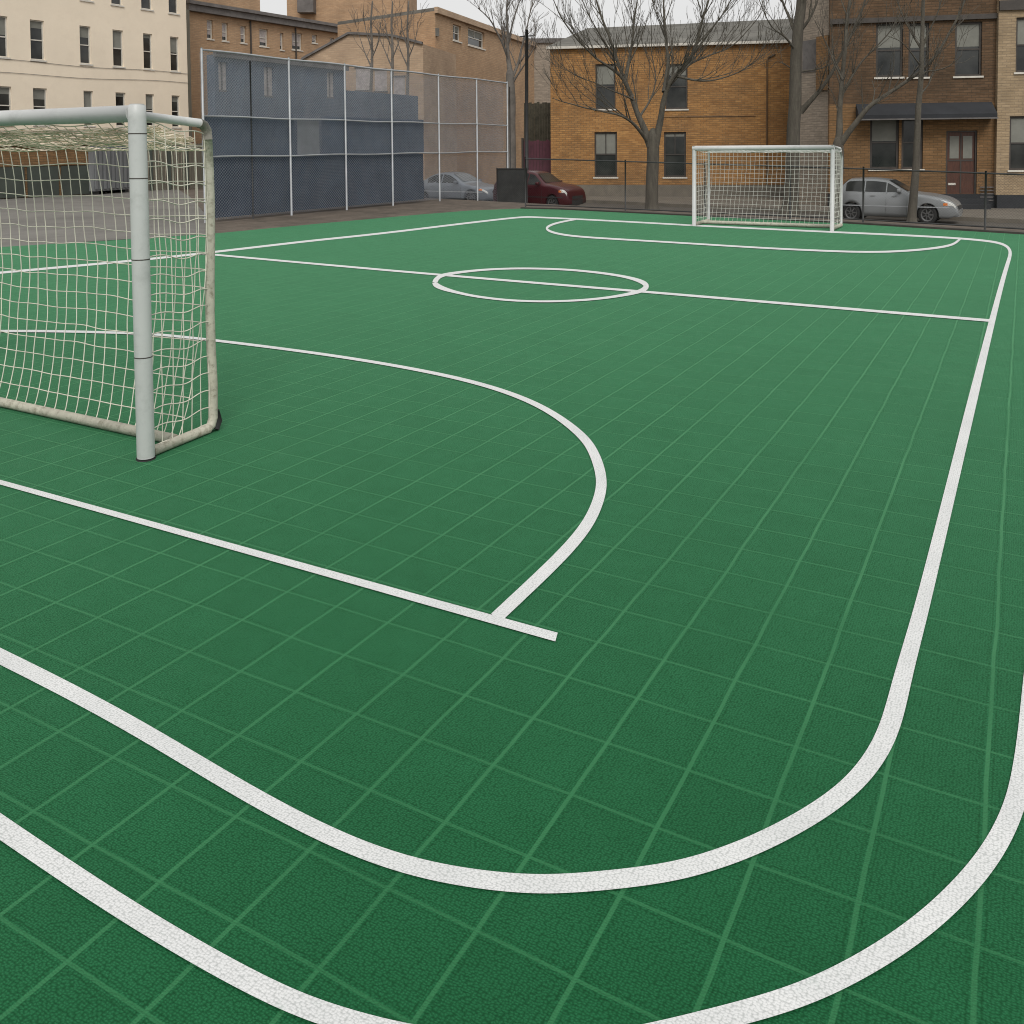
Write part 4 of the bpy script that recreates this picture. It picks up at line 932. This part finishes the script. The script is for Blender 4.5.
# ------------------------------------------------------------------ parked cars
def interp(x, pts):
    for (a, b), (c, d) in zip(pts, pts[1:]):
        if x <= c: 
            t = (x-a)/(c-a) if c > a else 0; t = min(1, max(0, t)); return b+(d-b)*t
    return pts[-1][1]
def sm(pts, n=6): return catmull(pts, n)
def car(name, label, loc, rz, paint, kind):
    root = thing(name, label, 'car', loc, rz, 'cars parked along the street')
    Lc, Wc = 4.3, .86
    if kind == 'wagon':
        topc = [(-2.15, .6), (-2.12, .85), (-2.05, 1.0), (-1.9, 1.14), (-1.62, 1.40), (-1.45, 1.44), (-.9, 1.46), (-.4, 1.43), (-.15, 1.38), (.2, 1.2), (.5, 1.05), (.7, 1.0), (1.2, .95), (1.7, .86), (1.98, .74), (2.1, .62), (2.16, .46)]
        belt = 1.0; gx = (-1.6, .3)
    elif kind == 'sedan':
        topc = [(-2.2, .55), (-2.15, .8), (-2.0, .9), (-1.6, .95), (-1.35, 1.0), (-.95, 1.22), (-.6, 1.34), (-.2, 1.37), (.1, 1.33), (.4, 1.2), (.8, .98), (1.0, .9), (1.5, .82), (1.9, .72), (2.1, .6), (2.18, .48)]
        belt = .9; gx = (-1.3, .72)
    else:
        topc = [(-2.15, .65), (-2.1, 1.0), (-2.0, 1.15), (-1.75, 1.42), (-1.4, 1.5), (-.5, 1.53), (0, 1.5), (.3, 1.42), (.65, 1.2), (.92, 1.06), (1.3, 1.02), (1.7, .95), (1.98, .85), (2.1, .72), (2.16, .55)]
        belt = 1.0; gx = (-1.75, .75)
    tc_ = sm(topc, 5); x0, x1 = topc[0][0], topc[-1][0]
    def zt_(x): return interp(x, tc_)
    wx = (-1.45, 1.18) if kind == 'wagon' else (-1.32, 1.32); wr = .32; ar = .385
    def zb(x):
        z = .22+.1*max(0, (abs(x)-1.9)/.3)
        for c in wx:
            if abs(x-c) < ar: z = max(z, .30+math.sqrt(ar*ar-(x-c)**2))
        return z
    def wx_(x): 
        e = max(0, (abs(x)-1.45)/(x1-1.45)); return Wc*(1-.16*e**2.2)
    def hy(x, z):
        zt = zt_(x); w0 = wx_(x)
        f = 1-.035*((z-.55)/.4)**2 if z < belt else 1-.045-.30*((z-belt)/(1.45-belt))
        if z < .4: f -= .05*((.4-z)/.2)
        edge = (zt-z)/.09
        if edge < 1: f *= .80+.20*math.sqrt(max(0, 1-(1-max(0, edge))**2))
        return w0*f
    xs = sorted(set([round(x0+(x1-x0)*i/58, 4) for i in range(59)]+[c+s*ar*k for c in wx for s in (-1, 1) for k in (.999, .94, .8, .5, .2)]))
    bm = bmesh.new(); rings = []
    for x in xs:
        b_, t_ = zb(x), zt_(x); t_ = max(t_, b_+.03)
        zs = [b_+(t_-b_)*k for k in (0, .12, .28, .45, .6, .72, .82, .9, .96, .99, 1)]
        half = [(hy(x, z), z) for z in zs]; yt = half[-1][0]
        crown = [(yt*.6, t_+.012), (yt*.2, t_+.018)]
        prof = half+crown; full = [(y, z) for y, z in prof]+[(-y, z) for y, z in prof[::-1]]
        rings.append([bm.verts.new((x, y, z)) for y, z in full])
    m_ = len(rings[0])
    for a, b in zip(rings, rings[1:]):
        for k in range(m_): bm.faces.new((a[k], a[(k+1) % m_], b[(k+1) % m_], b[k]))
    bm.faces.new(rings[0]); bm.faces.new(rings[-1][::-1])
    bmesh.ops.recalc_face_normals(bm, faces=bm.faces[:])
    obj('body', bm, paint, root, True)
    def patch(f, nu=10, nv=5):
        bm = bmesh.new(); g = [[bm.verts.new(f(i/nu, j/nv)) for i in range(nu+1)] for j in range(nv+1)]
        for j in range(nv):
            for i in range(nu): bm.faces.new((g[j][i], g[j][i+1], g[j+1][i+1], g[j+1][i]))
        return bm
    def sidep(xa, xb, za, zb_, s, off):      # za/zb_ functions of x
        return patch(lambda u, v: (lambda x: (lambda z: (x, s*(hy(x, z)+off), z))(za(x)+(zb_(x)-za(x))*v))(xa+(xb-xa)*u), 12, 5)
    for s in (-1, 1):
        segs = {'wagon': [(-1.66, -1.0), (-.96, -.24), (-.2, .28)], 'sedan': [(-1.0, -.28), (-.22, .62)], 'suv': [(-1.62, -1.0), (-.95, -.12), (-.06, .66)]}[kind]
        for (xa, xb) in segs:
            top_ = lambda x: max(belt+.035, min(zt_(x)-.075, 1.38 if kind == 'wagon' else 1.45))
            obj('side_window', sidep(xa, xb, lambda x: belt+.03, top_, s, .006), 'glass', root, True)
        # waist strip, door seams
        obj('side_trim', sidep(-1.9, 1.9, lambda x: .55, lambda x: .585, s, .008), 'black_plastic' if kind == 'suv' else 'galv', root, True)
        for xd in ((-1.0, -.09, .78) if kind != 'wagon' else (-.98, -.22, .5)):
            bm = bmesh.new(); tube(bm, [(xd, s*(hy(xd, z)+.003), z) for z in (.3, .45, .6, .75, belt+.02)], .006, 4); obj('door_seam', bm, 'black_plastic', root)
        for xd in ((-.8, .1) if kind != 'wagon' else (-.75, .0)):
            z = belt-.1; obj('door_handle', bbox(xd-.02, xd+.14, min(s*(hy(xd, z)), s*(hy(xd, z)+.03)), max(s*(hy(xd, z)), s*(hy(xd, z)+.03)), z-.012, z+.014), paint, root)
        xm = .58 if kind != 'wagon' else .24; ym = hy(xm, belt+.05)
        bm = bbox(xm-.07, xm+.07, min(s*(ym+.02), s*(ym+.2)), max(s*(ym+.02), s*(ym+.2)), belt+.02, belt+.14, .03); mo = obj('mirror', bm, paint, root, True)
        # lights
        xl = x1-.26
        zh = .70 if kind != 'suv' else .82
        obj('headlight', sidep(xl-.14, x1-.07, lambda x: min(zh-.08, zt_(x)-.11), lambda x: min(zh+.04, zt_(x)-.03), s, .006), 'lamp', root, True)
        obj('turn_signal', sidep(xl-.2, xl-.06, lambda x: zh-.07, lambda x: zh+.01, s, .009), 'amber', root, True)
        obj('tail_light', sidep(x0+.04, x0+.2, lambda x: .68, lambda x: .82, s, .006), 'red', root, True)
    # windscreen and rear window laid on the sloping surfaces
    def top_patch(xa, xb, f0): return patch(lambda u, v: (lambda x: (x, (2*v-1)*hy(x, zt_(x)-.02)*f0, zt_(x)+.024))(xa+(xb-xa)*u), 8, 8)
    fa_ = {'wagon': (-.16, .50), 'sedan': (.18, .8), 'suv': (.3, .86)}[kind]; ra_ = {'wagon': (-1.92, -1.62), 'sedan': (-1.4, -.85), 'suv': (-1.98, -1.7)}[kind]
    obj('windscreen', top_patch(fa_[0], fa_[1], .86), 'glass', root, True); obj('rear_window', top_patch(ra_[0], ra_[1], .8), 'glass', root, True)
    # bumpers, grille, plates
    def bump_(xa, xb, za, zb_, off, nm, mt):
        bm = bmesh.new(); n = 12; g = []
        for i in range(n+1):
            t = -1+2*i/n; w0 = wx_(xb*.97)*.98; y = t*w0; x = xb-(xb-xa)*(abs(t)**4)
            g.append([bm.verts.new((x+off*(1 if xb > 0 else -1), y, z)) for z in (za, (za+zb_)/2, zb_)]+[bm.verts.new((x-.1*(1 if xb > 0 else -1), y, z)) for z in (zb_, za)])
        for a, b in zip(g, g[1:]):
            for k in range(5): bm.faces.new((a[k], a[(k+1) % 5], b[(k+1) % 5], b[k]))
        bm.faces.new(g[0]); bm.faces.new(g[-1][::-1]); bmesh.ops.recalc_face_normals(bm, faces=bm.faces[:]); return obj(nm, bm, mt, root)
    fbm = bump_(x1-.22, x1, .26, .46, .03, 'front_bumper', paint if kind != 'suv' else 'black_plastic'); bump_(x0+.22, x0, .3, .52, .03, 'rear_bumper', paint if kind != 'suv' else 'black_plastic')
    obj('grille', bbox(x1-.1, x1+.012, -.42, .42, .49, .6), 'black_plastic', root)
    # wheels
    for xw in wx:
        for s in (-1, 1):
            bm = bmesh.new(); yo = s*(Wc-.02); yi = s*(Wc-.22)
            prof = [(yi, .2), (yi, wr-.03), (yi+s*.02, wr), (yo-s*.03, wr), (yo, wr-.03), (yo-s*.012, .215)]
            rg = [[bm.verts.new((r*math.cos(2*PI*k/24), y, r*math.sin(2*PI*k/24))) for k in range(24)] for y, r in prof]
            for a, b in zip(rg, rg[1:]):
                for k in range(24): bm.faces.new((a[k], a[(k+1) % 24], b[(k+1) % 24], b[k]))
            bmesh.ops.recalc_face_normals(bm, faces=bm.faces[:])
            wh_ = obj('wheel', bm, 'tyre', root, True); wh_.location = (xw, 0, wr)
            bm = bmesh.new(); yr = yo-s*.03
            o_ = [bm.verts.new((.216*math.cos(2*PI*k/24), yr+s*.012, .216*math.sin(2*PI*k/24))) for k in range(24)]; i_ = [bm.verts.new((.175*math.cos(2*PI*k/24), yr, .175*math.sin(2*PI*k/24))) for k in range(24)]
            for k in range(24): bm.faces.new((o_[k], o_[(k+1) % 24], i_[(k+1) % 24], i_[k]))
            for k in range(7):
                a = 2*PI*k/7; d_ = Vector((math.cos(a), 0, math.sin(a))); n_ = Vector((-math.sin(a), 0, math.cos(a)))
                poly(bm, [d_*.03+n_*.022+Vector((0, yr+s*.008, 0)), d_*.18+n_*.02+Vector((0, yr, 0)), d_*.18-n_*.02+Vector((0, yr, 0)), d_*.03-n_*.022+Vector((0, yr+s*.008, 0))])
            obj('rim', bm, 'alloy', wh_)
            bm = bmesh.new(); poly(bm, [(.2*math.cos(2*PI*k/20), yr-s*.05, .2*math.sin(2*PI*k/20)) for k in range(20)]); obj('hub_back', bm, 'black_plastic', wh_)
    bm = bmesh.new(); box(bm, x0+.3, x1-.3, -Wc+.24, Wc-.24, .2, .5); obj('underbody', bm, 'black_plastic', root)
    return root
cp_ = D(897.5, 29.2); car('parked_car', 'silver hatchback wagon parked before the brown brick building', (cp_.x, cp_.y, terrain(cp_)-.01), math.radians(-3), 'silver', 'wagon').scale = (.85, .95, .95)
cp_ = D(539, 34.6); car('parked_car', 'dark red car half hidden beside the orange brick building', (cp_.x, cp_.y, terrain(cp_)-.01), math.radians(-3), 'red', 'suv').scale = (.76, .95, .97)
cp_ = D(457, 40.2); car('parked_car', 'blue grey saloon parked beyond the chain link fence', (cp_.x, cp_.y, terrain(cp_)-.01), math.radians(-3), 'blue_grey', 'sedan')
